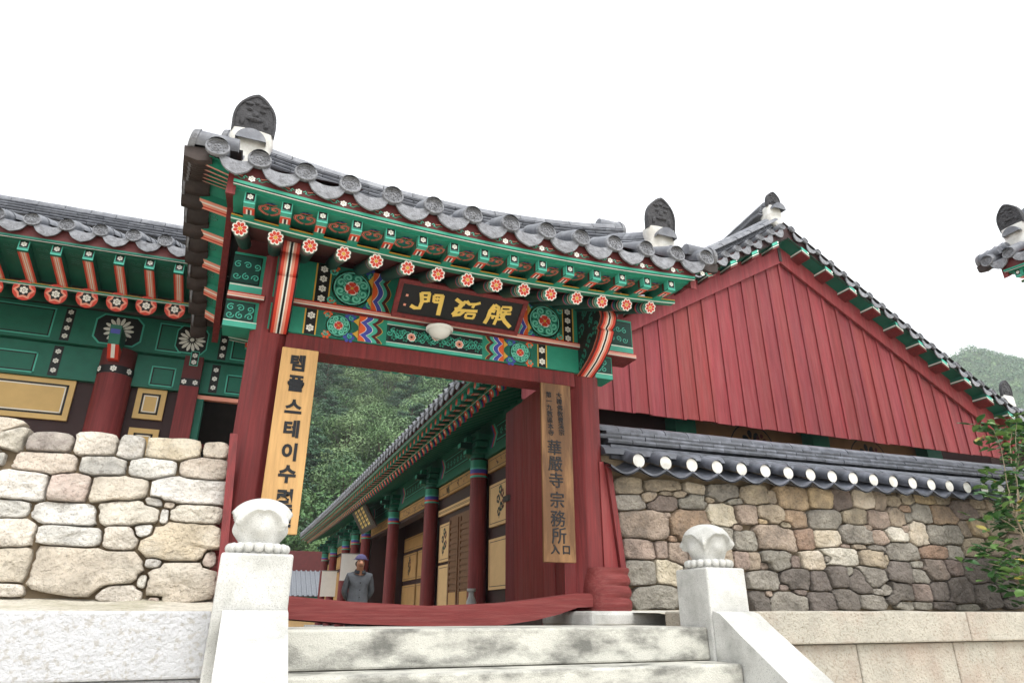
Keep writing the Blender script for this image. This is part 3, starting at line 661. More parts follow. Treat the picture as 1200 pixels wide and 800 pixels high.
# ------------------------------------------------------------------ the gate
def eaves(parent, Mx, xs, sp, y, z, lift, slope, depth, fly_x, raf_x, style, x0, x1, fine=True, sag=.04, tiles=None, xfix=None, wall_y=1.3, rd=(.376, -.367), rr=.055, fl=(.076, .092)):
    """one eave: end tiles, tile runs, boards, flying rafters and rafters. y,z: plane and mid height of the round end tiles"""
    dr, ap = tiles or tile_set(sp, slope)
    run = row_mesh(depth, slope, sag)
    for i, x in enumerate(xs):
        place('round_end_tile', dr, parent, mtx=Mx @ T3(x, y, z + lift(x)) @ RZ(random.uniform(-.03, .03)))
        place('tile_run', run, parent, mtx=Mx @ T3(x, y, z + lift(x)))
    for a, c in zip(xs, xs[1:]):
        m = (a + c) / 2; sc = (c - a) / sp
        place('concave_end_tile', ap, parent, mtx=Mx @ T3(m, y + .012, z + lift(m)) @ RZ(random.uniform(-.02, .02)) @ Matrix.Diagonal((sc, 1, 1, 1)))
    trough_sheet(xs, y, lambda x: z + lift(x), depth, slope, sag, Mx, parent)
    zz = lambda x: z + lift(x)
    b_y = y + rd[0] - .004; sh = rd[1] + .367
    green = 'green' if style != 'left' else 'green_mid'
    strip(parent, Mx, 'eave_board', rectp(y + .036, y + .075, -.195, -.06), x0, x1, zz, ['red_dark'])
    strip(parent, Mx, 'eave_strip', rectp(y + .022, y + .115, -.216, -.193), x0, x1, zz, [green])
    strip(parent, Mx, 'eave_strip', rectp(y + .027, y + .045, -.221, -.2165), x0, x1, zz, ['black_paint'])
    strip(parent, Mx, 'eave_strip', rectp(y + .031, y + .037, -.2255, -.2215), x0, x1, zz, ['white_paint'])
    strip(parent, Mx, 'soffit_board', [(y + .10, -.2265), (y + rd[0] + .084, -.197 + sh), (y + rd[0] + .084, -.185 + sh), (y + .10, -.215)], x0, x1, zz, [green])
    strip(parent, Mx, 'rafter_strip', rectp(b_y - .03, b_y + .04, -.286 + sh, -.279 + sh), x0, x1, zz, ['yellow'])
    strip(parent, Mx, 'rafter_strip', rectp(b_y - .026, b_y + .04, -.2915 + sh, -.2865 + sh), x0, x1, zz, ['black_paint'])
    strip(parent, Mx, 'rafter_strip', rectp(b_y - .03, b_y + .04, -.309 + sh, -.292 + sh), x0, x1, zz, ['green'])
    strip(parent, Mx, 'rafter_strip', rectp(b_y - .027, b_y - .02, -.3145 + sh, -.3095 + sh), x0, x1, zz, ['white_paint'])
    strip(parent, Mx, 'soffit_board', [(b_y + .015, -.312 + sh), (y + wall_y, -.312 + sh + .42 * (wall_y - rd[0] - .011)), (y + wall_y, -.30 + sh + .42 * (wall_y - rd[0] - .011)), (b_y + .015, -.300 + sh)], x0, x1, zz, ['red_dark' if style != 'hall' else 'green_mid'])
    fm = flyer_mesh(style, *fl, L=rd[0] - .016, rise=.035 + sh); rm = rafter_mesh({'gate': 'flower', 'left': 'star', 'hall': 'hall'}[style], rr, L=(wall_y - rd[0] + .03) * 1.08)
    for x in fly_x: place('flying_rafter', fm, parent, mtx=Mx @ T3(x, y + .1, zz(x) - .268))
    for x in raf_x: place('rafter', rm, parent, mtx=Mx @ T3(x, y + rd[0], zz(x) + rd[1]))
    if fine:
        hm = heart_mesh() if style == 'gate' else cloud_mesh()
        for a, c in zip(fly_x, fly_x[1:]):
            m = (a + c) / 2 + (.012 if style == 'gate' else 0); place('soffit_ornament', hm, parent, mtx=Mx @ T3(m, y + .225 if style == 'gate' else y + .16, zz(m) - .2205 + (0 if style == 'gate' else -.032)) @ RX(.082 if style == 'gate' else -.225))
        if style == 'gate':
            fv = flower_vine_mesh()
            for m in xs[1:]: place('painted_flower', fv, parent, mtx=Mx @ T3(m - .03, y + .0345, zz(m) - .150))

GX, GY = 1.55, 5.75
gt = thing('temple_gate', 'painted wooden temple gate with tiled gable roof over the stairs', 'gate', (GX, GY, -.085))
glift = lambda x: .10 * min(1.4, abs(x - GX) / 2.1) ** 2
gxs = [-.496] + [-.218 + .317 * i for i in range(13)]
gfly = [-.241 + .2496 * i for i in range(15)]; graf = [-.288 + .2494 * i for i in range(15)]
GT = tile_set(.317, .53)
eaves(gt, ID, gxs, .317, 4.2, 2.893, glift, .53, 1.5, gfly, graf, 'gate', -.36, 3.46, tiles=GT)
MB_ = T3(2 * GX, 2 * GY, 0) @ RZ(math.pi)
eaves(gt, MB_, gxs, .317, 4.2, 2.893, glift, .53, 1.5, gfly, graf, 'gate', -.36, 3.46, fine=False, tiles=GT)
# gable overhangs
def zu(y): return 2.80 + .09 + .53 * (min(y, 2 * GY - y) - 4.2)
def lerp3(a, b_, c, t): return a + (b_ - a) * t * 2 if t < .5 else b_ + (c - b_) * (t - .5) * 2
def xboard(y): return lerp3(-.37, -.47, -.50, (y - 4.25) / 3.0)
def xedge(y): return lerp3(-.66, -.88, -.72, (y - 4.25) / 3.0)
RT = tile_set(.30, .03, clen=.3)
for sd in (0, 1):
    fx = (lambda x: x) if sd == 0 else (lambda x: 2 * GX - x)
    sg = -1 if sd == 0 else 1
    ys = [4.27 + 2.96 * i / 24 for i in range(25)]
    b = MB(); prof = [(-.03, -.24), (.03, -.24), (.03, .02), (-.03, .02)]
    b.sweep(prof, [((fx(xboard(y)), y, zu(y)), (1, 0, 0), (0, 0, 1)) for y in ys]); b.build('bargeboard', 'red_paint', gt)
    b = MB(); b.sheet([[(fx(xboard(y) + (xedge(y) - xboard(y)) * u), y, zu(y) - .02 + .06 * u + .012) for u in (0, .2, .4, .6)] for y in ys]); b.build('gable_soffit', 'green', gt, smooth=60)
    b = MB(); b.sheet([[(fx(xboard(y) + .9 * u), y, zu(y) + .03) for u in (0, 1)] for y in ys]); b.build('roof_lining', 'red_dark', gt, smooth=60)
    for k, y in enumerate([4.42, 4.72, 5.02, 5.32, 5.62, 5.95, 6.25, 6.55, 6.85, 7.12]):
        b = MB(); b.names = ['green', 'pink', 'vermilion', 'white_paint', 'teal']; xa, xb = xboard(y) - .03, xedge(y) + .10; ang = .53 * (1 if y < GY else -1)
        za, zb = zu(y) - .02, zu(y) + .03
        for (w0, w1, mi, dz) in ((-.045, .045, 0, 0), (-.045, -.022, 1, -.002), (-.022, -.008, 3, -.002), (-.008, .016, 1, -.002), (.016, .03, 2, -.002), (.03, .045, 1, -.002)):
            h = .07 if mi == 0 and dz == 0 else .004
            zc = -.06 + dz
            b.hexa([(fx(p), y + w_, z_ + zc + ang * w_ + hh) for hh in (0, h) for p, w_, z_ in ((xa, w0, za), (xb, w0, zb), (xb, w1, zb), (xa, w1, za))], mi)
        b.build('outrigger', b.names, gt)
        if k < 9:
            y2 = y + .15; D = Deco((fx((xboard(y2) + xedge(y2)) / 2 + .03), y2, zu(y2) + .014 - .0), (1, 0, 0), (0, 1, ang), (0, ang, -1)); D.names = D.mb.names
            D.spiral(0, 0, .045, .012, 'teal_pale', 0, 1.3, 0, 1, 14); D.spiral(0, 0, .045, .007, 'black_paint', 1, 1.3, 0, 1, 14); D.spiral(-.07, .02, .03, .010, 'black_paint', 0, 1.2, 2, -1, 12); D.spiral(.07, -.02, .03, .010, 'black_paint', 0, 1.2, 2, -1, 12)
            deco_build(D.mb, 'painted_cloud', gt)
    n = 11
    for i in range(n):
        y = 4.34 + i * (7.16 - 4.34) / (n - 1); a = math.atan(.53) * (1 if y < GY - .05 else (-1 if y > GY + .05 else 0)); xe = fx(xedge(y))
        Mt = T3(xe, y, zu(y) + .14) @ RX(a) @ RZ(sg * math.pi / 2)
        place('round_end_tile', RT[0], gt, mtx=Mt); place('concave_end_tile', RT[1], gt, mtx=T3(xe, y + .14, zu(y + .14) + .14) @ RX(a) @ RZ(sg * math.pi / 2))
        up_ = 1 if y < GY - .05 else -1
        for j in range(2):                                     # curved tile undersides shingled along the gable edge
            ya = y + j * .14 - .02; yb = ya + .17; xi = fx(xboard(ya) + (xedge(ya) - xboard(ya)) * .52); xo = xe + sg * .035
            b = MB(); g = []
            for k in range(6):
                f = k / 5; yy = ya + (yb - ya) * f; zz_ = zu(yy) + .02 - .055 * math.sin(math.pi * f) - (.045 * (1 - f) if up_ > 0 else .045 * f)
                g.append([(xi, yy, zz_ + .03), (xi + (xo - xi) * .5, yy, zz_), (xo, yy, zz_ + .02), (xo + sg * .01, yy, zz_ + .10), (xi, yy, zz_ + .12)])
            b.sheet(g); b.add(g[0], [(0, 1, 2, 3, 4)]); b.add(g[-1], [(4, 3, 2, 1, 0)]); b.build('hanging_tile', 'tile_brown', gt, smooth=50)
# ridges
def arch(z, x0=-.60, x1=3.66, k=.21): return [(x0 + (x1 - x0) * i / 14, GY, z + k * abs(((x0 + (x1 - x0) * i / 14) - GX) / 2.1) ** 2) for i in range(15)]
MB().sweep(rectp(-.13, .13, 0, .14), [((x, GY, z), (0, 1, 0), (0, 0, 1)) for x, y, z in arch(3.64)]).build('ridge_core', 'plaster', gt)
for k, (z, w) in enumerate(((3.74, .36), (3.787, .33), (3.834, .30), (3.881, .28))): course(gt, ID, arch(z), w, .045, False, 'tile_ridge', .3, .15 * (k % 2), 'flat_tile')
course(gt, ID, arch(3.93), .25, .10, True, 'tile', .3)
place('round_end_tile', RT[0], gt, mtx=T3(3.70, GY, 4.18) @ RZ(math.pi / 2) @ Matrix.Diagonal((1.35, 1, 1.35, 1)))
place('round_end_tile', RT[0], gt, mtx=T3(-.64, GY, 4.18) @ RZ(-math.pi / 2) @ Matrix.Diagonal((1.35, 1, 1.35, 1)))
def roof_z(x, y): return 2.893 + glift(x) + .53 * (min(y, 2 * GY - y) - 4.2)
def down_ridge(x, lab=None):
    for my in (1, -1):
        Y = lambda y: y if my > 0 else 2 * GY - y
        for k, (dz, w) in enumerate(((.05, .30), (.095, .27), (.14, .25))): course(gt, ID, [(x, Y(4.78), roof_z(x, 4.78) + dz), (x, Y(5.62), roof_z(x, 5.62) + dz)], w, .042, False, 'tile_ridge', .28, .14 * (k % 2), 'flat_tile')
        course(gt, ID, [(x, Y(4.76), roof_z(x, 4.76) + .185), (x, Y(5.62), roof_z(x, 5.62) + .185)], .22, .10, True, 'tile', .28)
        f = 1 if my > 0 else -1
        b = MB(); zb = roof_z(x, 4.7); g = []
        for k in range(7):
            t = k / 6; wd = .155 + .01 * math.sin(t * 9); rr = []
            for i in range(17):
                a = 2 * math.pi * i / 16; c, s_ = math.cos(a), math.sin(a); p = 4
                rad = (abs(c) ** p + abs(s_) ** p) ** (-1 / p); rr.append((x + wd * rad * c + .008 * noise.noise((i, k, x * 9)), Y(4.74 + (.085 + .012 * noise.noise((i * 2.2, k * 1.7, 3))) * rad * s_), zb - .02 + .33 * t))
            g.append(rr)
        b.sheet(g); b.add(g[-1][:-1], [tuple(range(16))]); b.build('mortar_end', 'plaster', gt, smooth=60)
        b = MB(); b.cyl((x, Y(4.60), zb + .16), (x, Y(4.8), zb + .17), .115, .115, 14, 0, 0, 0, .15, math.pi - .15); b.build('ridge_tile', 'tile', gt, smooth=40)
        place('ridge_end_tile', MANG, gt, mtx=T3(x, Y(4.69), zb + .29) @ RZ(0 if f > 0 else math.pi) @ RX(.10))
down_ridge(-.33); down_ridge(3.50)

# posts, beams and their painting
oct_ = [(.178 * math.cos(R(22.5 + 45 * i)), .178 * math.sin(R(22.5 + 45 * i))) for i in range(8)]
XL, XR = .03, 3.04
for x in (XL, XR):
    b = MB(); b.prism([(x + a, 5.67 + c, .04) for a, c in oct_], (0, 0, 2.9)); b.build('post', 'red_paint', gt, bevel=.01)
    MB().box(x - .12, x + .12, 5.84, 6.05, -.06, 2.9).build('rear_post', 'red_paint', gt)
    s = -1 if x < 1 else 1
    b = MB(); g = []
    for k in range(25):                                    # swelling carved foot at the post
        t = k / 24; rr = []
        for i in range(25):
            a = 2 * math.pi * i / 24; c, q = math.cos(a), math.sin(a); w_ = .5 + .5 * math.tanh((c * s + .1) * 4); bul = (.024 * abs(math.sin((t + .03 * q) * math.pi * 3.6)) ** .7) * w_ + .02 * (1 - w_) * math.sin(t * math.pi) + .012 * noise.noise((c * 3 + x, q * 3, t * 5)); p = 3.2; rad = (abs(c) ** p + abs(q) ** p) ** (-1 / p)
            rr.append((x + s * .10 + (.205 + bul - .02 * t) * rad * c, 5.56 + (.19 + bul - .02 * t) * rad * q, .035 + .36 * t))
        g.append(rr)
    b.sheet(g); b.add(g[-1][:-1], [tuple(range(24))]); b.build('carved_foot', 'red_worn', gt, smooth=50)
    b = MB(); b.box(x - .32 if s < 0 else x - .28, x + .30 if s < 0 else x + .80, 5.12, 6.1, -.09, .036); b.build('plinth_stone', 'granite', gt, bevel=.03)
    if s < 0: q_ = [(xx, yy, zz_) for zz_, y0_, xs_ in ((.08, 4.99, (-.062, -.010)), (1.235, 5.165, (-.142, -.088))) for xx, yy in ((xs_[0], y0_), (xs_[1], y0_), (xs_[1], y0_ + .16), (xs_[0], y0_ + .16))]
    else: q_ = [(xx, yy, zz_) for zz_, xs_ in ((.38, (3.27, 3.325)), (1.33, (3.17, 3.22))) for xx, yy in ((xs_[0], 5.46), (xs_[1], 5.46), (xs_[1], 5.56), (xs_[0], 5.56))]
    MB().hexa(q_).build('side_trim', 'red_paint', gt)
    if s > 0: MB().hexa([(xx, yy, zz_) for zz_, xs_ in ((.36, (3.12, 3.268)), (1.36, (3.12, 3.168))) for xx, yy in ((xs_[0], 5.50), (xs_[1], 5.50), (xs_[1], 5.58), (xs_[0], 5.58))]).build('side_board', 'red_board', gt)
    MB().box(min(x + s * .10, x + s * .34), max(x + s * .10, x + s * .34), 5.62, 5.72, .1, 1.2).build('side_panel', 'red_board', gt)
    ji = x - s * .21
    MB().box(ji - .06, ji + .06, 5.60, 5.78, .05, 2.08).build('door_jamb', 'red_paint', gt)
b = MB(); pth = []
TT = [(.15, .150, -.02), (.47, .132, -.033), (.9, .098, -.065), (1.49, .072, -.088), (2.1, .098, -.082), (2.4, .128, -.045), (2.62, .155, .0), (2.8, .178, .055), (2.95, .18, .06)]
for x, zt, zb in TT: pth.append([(x, 5.43, zb + .01), (x, 5.43, zt - .012), (x, 5.45, zt), (x, 5.66, zt), (x, 5.68, zt - .02), (x, 5.68, zb)])
b.sheet([p + [p[0]] for p in pth]); b.build('threshold', 'red_worn', gt, smooth=28)
MB().box(.16, 2.90, 5.515, 5.76, 2.082, 2.229).build('lintel', 'red_paint', gt, bevel=.008)
MB().box(.0, 3.0, 5.502, 5.80, 2.231, 2.474).build('lower_beam', 'green', gt)
MB().box(.0, 3.0, 5.50, 5.82, 2.533, 2.93).build('upper_beam', 'green', gt)
for x0, x1, zs in ((-.352, -.02, ((2.231, 2.474), (2.533, 2.93))), (3.06, 3.63, ((2.533, 2.93),)), (3.06, 3.36, ((2.231, 2.474),))):
    for z0, z1 in zs: MB().box(x0, x1, 5.56, 5.80, z0, z1).build('beam_end', 'green', gt)
for z0, z1, m, y in ((2.4745, 2.487, 'red_paint', 5.462), (2.487, 2.496, 'white_paint', 5.459), (2.496, 2.512, 'pink', 5.456), (2.512, 2.518, 'white_paint', 5.459), (2.518, 2.5325, 'vermilion', 5.462)):
    for xa, xb, dy in ((.06, 3.0, 0), (-.352, -.06, .05), (3.09, 3.63, .05)): MB().box(xa, xb, y + dy, 5.78, z0, z1).build('moulding', m, gt)
MB().box(-.34, 3.44, 5.62, 5.9, 2.932, 3.10).build('purlin', 'red_dark', gt)
MB().box(-.2, 3.3, 5.70, 5.74, 3.10, 3.62).build('gable_infill', 'red_dark', gt)

def lotus(D, cx, cy, r, core='vermilion'):
    D.circ(cx, cy, r, 'yellow', 0, 24); D.circ(cx, cy, r * .95, 'green_dark', 1, 24); D.ring(cx, cy, r * .87, r * .06, 'teal_pale', 2, 24)
    for i in range(8):
        a = math.pi / 4 * i + .39; D.circ(cx + .60 * r * math.cos(a), cy + .60 * r * math.sin(a), r * .27, 'green', 2, 12)
        D.spiral(cx + .60 * r * math.cos(a), cy + .60 * r * math.sin(a), r * .25, r * .10, 'teal_pale', 3, 1.3, a + 2.5, 1 if i % 2 else -1, 12)
    D.circ(cx, cy, r * .34, 'black_paint', 2, 14)
    D.petals(cx, cy, r * .38, 4, 'white_paint', 3, .85, 0, .05); D.petals(cx, cy, r * .33, 4, core, 4, .75, 0, .05); D.circ(cx, cy, r * .08, 'yellow', 5, 8)
def scallop(D, x, z0, z1, wid, m, l, sg, n=2):
    """vertical band with a lobed edge"""
    pts = []; H = z1 - z0
    for i in range(17):
        t = i / 16; pts.append((x + sg * wid * (.35 + .65 * abs(math.sin(math.pi * n * t))), z0 + H * t))
    D.poly(pts + [(x - sg * .001, z1), (x - sg * .001, z0)] if True else pts, m, l)
def beam_paint(z0, z1, y, segs, center, name):
    """segs per side: x positions from the post: plain end, band end, lotus end, bands end"""
    D = Deco((0, y, 0), (1, 0, 0), (0, 0, 1), (0, -1, 0)); H = z1 - z0
    for sg, (xa, xb, xc, xd) in segs:
        D = Deco((0, y, 0), (1, 0, 0), (0, 0, 1), (0, -1, 0))
        D.rect(min(xa, xa + sg * .012), z0, max(xa, xa + sg * .012), z1, 'yellow', 0)
        D.rect(min(xa + sg * .014, xb), z0, max(xa + sg * .014, xb), z1, 'black_paint', 0); mid = (xa + sg * .014 + xb) / 2
        k = max(2, int(round(H / .10)))
        for i in range(k): D.dots(mid, z0 + H * (i + .5) / k, .036, 'white_paint', 1)
        D.rect(min(xb, xb + sg * .010), z0, max(xb, xb + sg * .010), z1, 'yellow', 0)
        D.rect(min(xb + sg * .01, xc), z0, max(xb + sg * .01, xc), z1, 'green_mid', 0)
        cx = (xb + xc) / 2 + sg * .01; r = min(H * .46, abs(xc - xb) * .49); lotus(D, cx, z0 + H * .5, r)
        for kx in (-1, 1):
            for cz_ in (z0 + H * .14, z1 - H * .14): D.spiral(cx + kx * r * .98, cz_, r * .22, r * .09, 'teal', 2, 1.2, 1 + kx, kx, 10)
        for cz_ in (z0 + .02, z1 - .02): D.petals(cx + sg * r * .9, cz_, .05, 6, 'blue', 1, .6); D.petals(cx - sg * r * .9, cz_, .04, 6, 'orange', 1, .6)
        w = abs(xd - xc); x = xc - sg * w * .5; cols = ['yellow', 'orange', 'white_paint', 'blue', 'white_paint', 'teal', 'black_paint', 'red_dark', 'yellow', 'green']
        wid = [.02, .30, .03, .26, .03, .2, .02, .18, .03, .12]; acc = 0
        order = []
        tot = sum(wid)
        xs_ = [xd]
        # painted from the far side back towards the post so each nearer band overlaps the next
        acc = tot
        for c, wv in list(zip(cols, wid))[::-1]:
            D_l = 1 + (cols.index(c) if c != 'white_paint' else 3) * 0
            order.append((c, acc)); acc -= wv
        for li, (c, aa) in enumerate(order):
            reach = w * .95 * aa / tot; pts = []
            for i in range(21):
                t = i / 20; lob = abs(math.sin(math.pi * 2 * t + math.pi / 2)) if False else abs(math.cos(math.pi * 2 * t)); pts.append((xc + sg * (reach - w * .22 * (1 - lob)), z0 + H * t))
            pts += [(xc, z1), (xc, z0)]
            D.poly(pts, c, 1 + li * .7)
        deco_build(D.mb, name, gt)
    x0, x1 = center
    if x1 - x0 > .05:
        D = Deco((0, y, 0), (1, 0, 0), (0, 0, 1), (0, -1, 0)); D.rect(x0, z0, x1, z1, 'green_dark', 0); D.rect(x0, z0 + .0, x1, z0 + .03, 'teal', 1); D.rect(x0, z1 - .03, x1, z1, 'teal', 1); D.rect(x0, z0 + .03, x1, z0 + .036, 'white_paint', 2); D.rect(x0, z1 - .036, x1, z1 - .03, 'white_paint', 2)
        D.rect(x0 + .02, z0 + .045, x1 - .02, z1 - .045, 'black_paint', 1); L = x1 - x0; zm = (z0 + z1) / 2; hh = (z1 - z0) / 2 - .055
        D.stroke([(x0 + L * i / 60, zm + .6 * hh * math.sin(i * .62)) for i in range(2, 59)], .008, 'teal', 2)
        for i in range(26):
            xx = x0 + L * (i + .7) / 26.5; zz_ = zm + .5 * hh * math.sin(i * 1.9)
            D.spiral(xx, zz_, .027, .008, 'teal', 3, 1.1, i, 1 if i % 2 else -1, 9); D.petals(xx + .01, zm - .6 * hh * math.sin(i * 1.9), .028, 5, 'green', 2, .5, i)
        for f in (.25, .5, .75):
            D.petals(x0 + L * f, zm + (.03 if f == .5 else -.01), .042, 7, 'white_paint', 4, .9); D.petals(x0 + L * f, zm + (.03 if f == .5 else -.01), .034, 7, 'pink', 5, .8); D.circ(x0 + L * f, zm + (.03 if f == .5 else -.01), .012, 'red_dark', 6, 8)
        deco_build(D.mb, 'flower_panel', gt)
def bx_(px, py): return on_wall(px, py, 5.5, 0)[0]
beam_paint(2.536, 2.925, 5.4985, ((1, (bx_(369, 330), bx_(386, 333), bx_(436, 341), bx_(462, 346))), (-1, (bx_(672, 388), bx_(660, 386), bx_(618, 378), bx_(598, 374)))), (0, 0), 'beam_painting')
beam_paint(2.234, 2.471, 5.5005, ((1, (bx_(356, 375), bx_(370, 377), bx_(420, 385), bx_(453, 390))), (-1, (bx_(641, 424), bx_(631, 422), bx_(590, 415), bx_(565, 411)))), (bx_(453, 390), bx_(565, 411)), 'beam_painting')
for x0, x1, z0, z1 in ((-.352, -.06, 2.231, 2.474), (-.352, -.06, 2.533, 2.93), (3.19, 3.63, 2.533, 2.93), (3.15, 3.36, 2.231, 2.474)):
    D = Deco((0, 5.5585, 0), (1, 0, 0), (0, 0, 1), (0, -1, 0)); w, h = x1 - x0, z1 - z0
    D.rect(x0, z0, x1, z0 + h * .2, 'teal', 0); D.rect(x0, z0 + h * .2, x1, z0 + h * .23, 'white_paint', 0)
    D.rect(x0, z0 + h * .25, x1 - .06 if x0 < 0 else x1 - .012, z1 - h * .06, 'black_paint', 0); D.rect(x0, z0 + h * .28, x1 - .07 if x0 < 0 else x1 - .02, z1 - h * .09, 'green_dark', 1)
    n = int(w / .075)
    for i in range(n):
        for j in range(2): D.spiral(x0 + w * (i + .55) / (n + .8), z0 + h * (.42 + .28 * j) + .012 * math.sin(i * 3), .034, .009, 'teal', 2, 1.3, i * 1.7 + j, 1 if (i + j) % 2 else -1, 12)
    deco_build(D.mb, 'cloud_painting', gt)
# striped winged brackets on the post heads
curve = [(5.06, 2.93), (4.985, 2.90), (4.95, 2.84), (4.945, 2.78), (4.975, 2.735), (5.015, 2.715), (4.985, 2.68), (4.975, 2.63), (5.005, 2.575), (5.06, 2.545), (5.035, 2.51), (5.08, 2.44), (5.16, 2.36), (5.28, 2.285), (5.40, 2.235), (5.50, 2.20)]
for x in (XL + .06, XR - .02):
    hw = .078; cols = [('red_dark', .10), ('vermilion', .15), ('pink', .12), ('white_paint', .07), ('black_paint', .12), ('white_paint', .06), ('pink', .14), ('vermilion', .16), ('black_paint', .08)]
    b = MB(); acc = -hw; names = []
    for c, w in cols:
        if c not in names: names.append(c)
        x0 = x + acc; acc += 2 * hw * w; x1 = x + acc; b.sheet([[(x0, y, z) for y, z in curve], [(x1, y, z) for y, z in curve]], names.index(c))
    b.build('bracket_face', names, gt, smooth=50)
    b = MB(); pl_ = [(y + .002, z) for y, z in curve] + [(5.55, 2.20), (5.55, 2.93)]
    for sx in (-1, 1): b.add([(x + sx * hw, y, z) for y, z in pl_], [tuple(range(len(pl_)))])
    b.build('bracket', 'black_paint', gt)
    for sx in (-1, 1):
        D = Deco((x + sx * hw, 0, 0), (0, 1, 0), (0, 0, 1), (sx, 0, 0))
        for c0, w, m, l in ((.010, .016, 'vermilion', 0), (.028, .010, 'pink', 1)): D.stroke([(y + c0 + .01, z + c0 * .4) for y, z in curve[1:]], w, m, l)
        for (cy_, cz_, r, a, sg) in ((5.09, 2.80, .06, 0, 1), (5.20, 2.70, .055, 2, -1), (5.12, 2.58, .05, 1, 1), (5.26, 2.50, .055, 3, -1), (5.38, 2.38, .05, 1.5, 1), (5.40, 2.66, .06, .5, 1), (5.32, 2.83, .06, .5, -1), (5.46, 2.30, .03, 0, 1)):
            D.spiral(cy_, cz_, r, .022, 'teal', 0, .9, a, sg, 12); D.spiral(cy_, cz_, r, .010, 'green_dark', 1, .9, a, sg, 12); D.petals(cy_ + .03, cz_ - .03, .05, 4, 'green', 0, .4, a)
        deco_build(D.mb, 'vine_painting', gt)
# door leaves, folded back inside
for x, s in ((2.80, 1), (.26, -1)):
    lf = MB().box(x - .02 if s > 0 else x, x + .0 if s > 0 else x + .02, 5.80, 7.04, .16, 2.2).build('door_leaf', 'red_paint', gt)
    for i in range(5):
        y0 = 5.80 + i * .249; MB().box(x - .032 if s > 0 else x + .02, x - .0205 if s > 0 else x + .032, y0 + .003, y0 + .246, .14, 2.22 + random.uniform(-.01, .01)).build('plank', 'red_board', lf)
    MB().box(x - .06, x - .03, 6.9, 7.06, 1.18, 1.24).build('latch', 'tile_dark', lf)
# ------------------------------------------------------------------ boards with writing, lamp
FONTZ = .0
def letters(parent, chars, m, size, off, y, thick=.004, face=FRONT):
    for ch, x, z in chars:
        me = text_mesh(ch, 'letter', m, size, off, thick); place('letter', me, parent, mtx=T3(x, y, z) @ face)
s1 = thing('sign_board', 'tall yellow wooden sign board with thick black Korean letters on left post', 'sign', (.29, 5.44, .57))
MB().box(.14, .432, 5.415, 5.445, .565, 2.058).build('board', 'sign_wood', s1, bevel=.006)
ch = []
for c, py in zip('템플스테이수련원', (425, 449, 476, 502, 529, 555, 583, 606)):
    px = 349 - (py - 425) * .096; X, Z = on_wall(px, py, 5.41, 0); ch.append((c, X, Z))
letters(s1, ch, 'ink', .145, .006, 5.413)
s2 = thing('sign_board', 'tall brown wooden sign board with black Chinese characters on right post', 'sign', (2.65, 5.46, .43))
MB().box(2.488, 2.80, 5.425, 5.455, .425, 2.052).build('board', 'sign_wood_old', s2, bevel=.006)
ch = []
for c, py in zip('華嚴寺宗務所', (524, 543, 562, 585, 607, 627)):
    px = 650 + (py - 524) * .052; X, Z = on_wall(px, py, 5.42, 0); ch.append((c, X, Z))
letters(s2, ch, 'ink', .150, .001, 5.423)
ch = []
for k, c in enumerate('大韓佛敎曹溪宗'):
    X, Z = on_wall(655 + k * .55, 463 + k * 7.2, 5.42, 0); ch.append((c, X, Z))
for k, c in enumerate('第一九敎區本寺'):
    X, Z = on_wall(643 + k * .5, 462 + k * 7.4, 5.42, 0); ch.append((c, X, Z))
letters(s2, ch, 'ink', .062, .0002, 5.423)
ch = [(c,) + on_wall(px, py, 5.42, 0) for c, px, py in (('入', 651, 643), ('口', 664, 644))]
letters(s2, ch, 'ink', .085, .002, 5.423)
# name plate, leaning forward under the rafters
nb = thing('name_plate', 'black name plate with gold brush characters in a red frame over the doorway', 'sign', (1.7, 5.3, 2.44))
B0 = Vector((.187 * 5.33, 5.33, .460 * 5.33)); B1 = Vector((.413 * 5.33, 5.33, .460 * 5.33)); W = (B1 - B0).length
T0 = Vector((.200 * 5.03, 5.03, .533 * 5.03)); vN = (T0 - B0); vN.x = 0; Hh = vN.length; vN.normalize(); uN = Vector((1, 0, 0)); nN = uN.cross(vN)
def nbp(a, c, d): return B0 + uN * a + vN * c + nN * d
def nbox(b, a0, a1, c0, c1, d0, d1, mi=0): b.hexa([nbp(a, c, d) for d in (d0, d1) for a, c in ((a0, c0), (a1, c0), (a1, c1), (a0, c1))], mi); return b
nbox(MB(), .03, W - .03, .03, Hh - .03, -.03, 0).build('panel', 'black_paint', nb)
fw_ = .042
for q in ((0, W, 0, fw_), (0, W, Hh - fw_, Hh), (0, fw_, fw_ + .001, Hh - fw_ - .001), (W - fw_, W, fw_ + .001, Hh - fw_ - .001)): nbox(MB(), *q, -.035, .014).build('frame', 'red_paint', nb, bevel=.004)
D = Deco(B0, uN, vN, nN, base=.003)
def q2(x, y):
    # zoomed photo position -> ray -> plane of the plate
    r = ray(470 + x / 8, 320 + y / 8); t = (B0 - Vector((0, 0, 0))).dot(nN) / r.dot(nN); p = r * t - B0; return p.dot(uN), p.dot(vN)
def brush(pts, w): D.stroke([q2(*p) for p in pts], w / 8 * .0105, 'gold', D.k); D.k += .04
D.k = 1
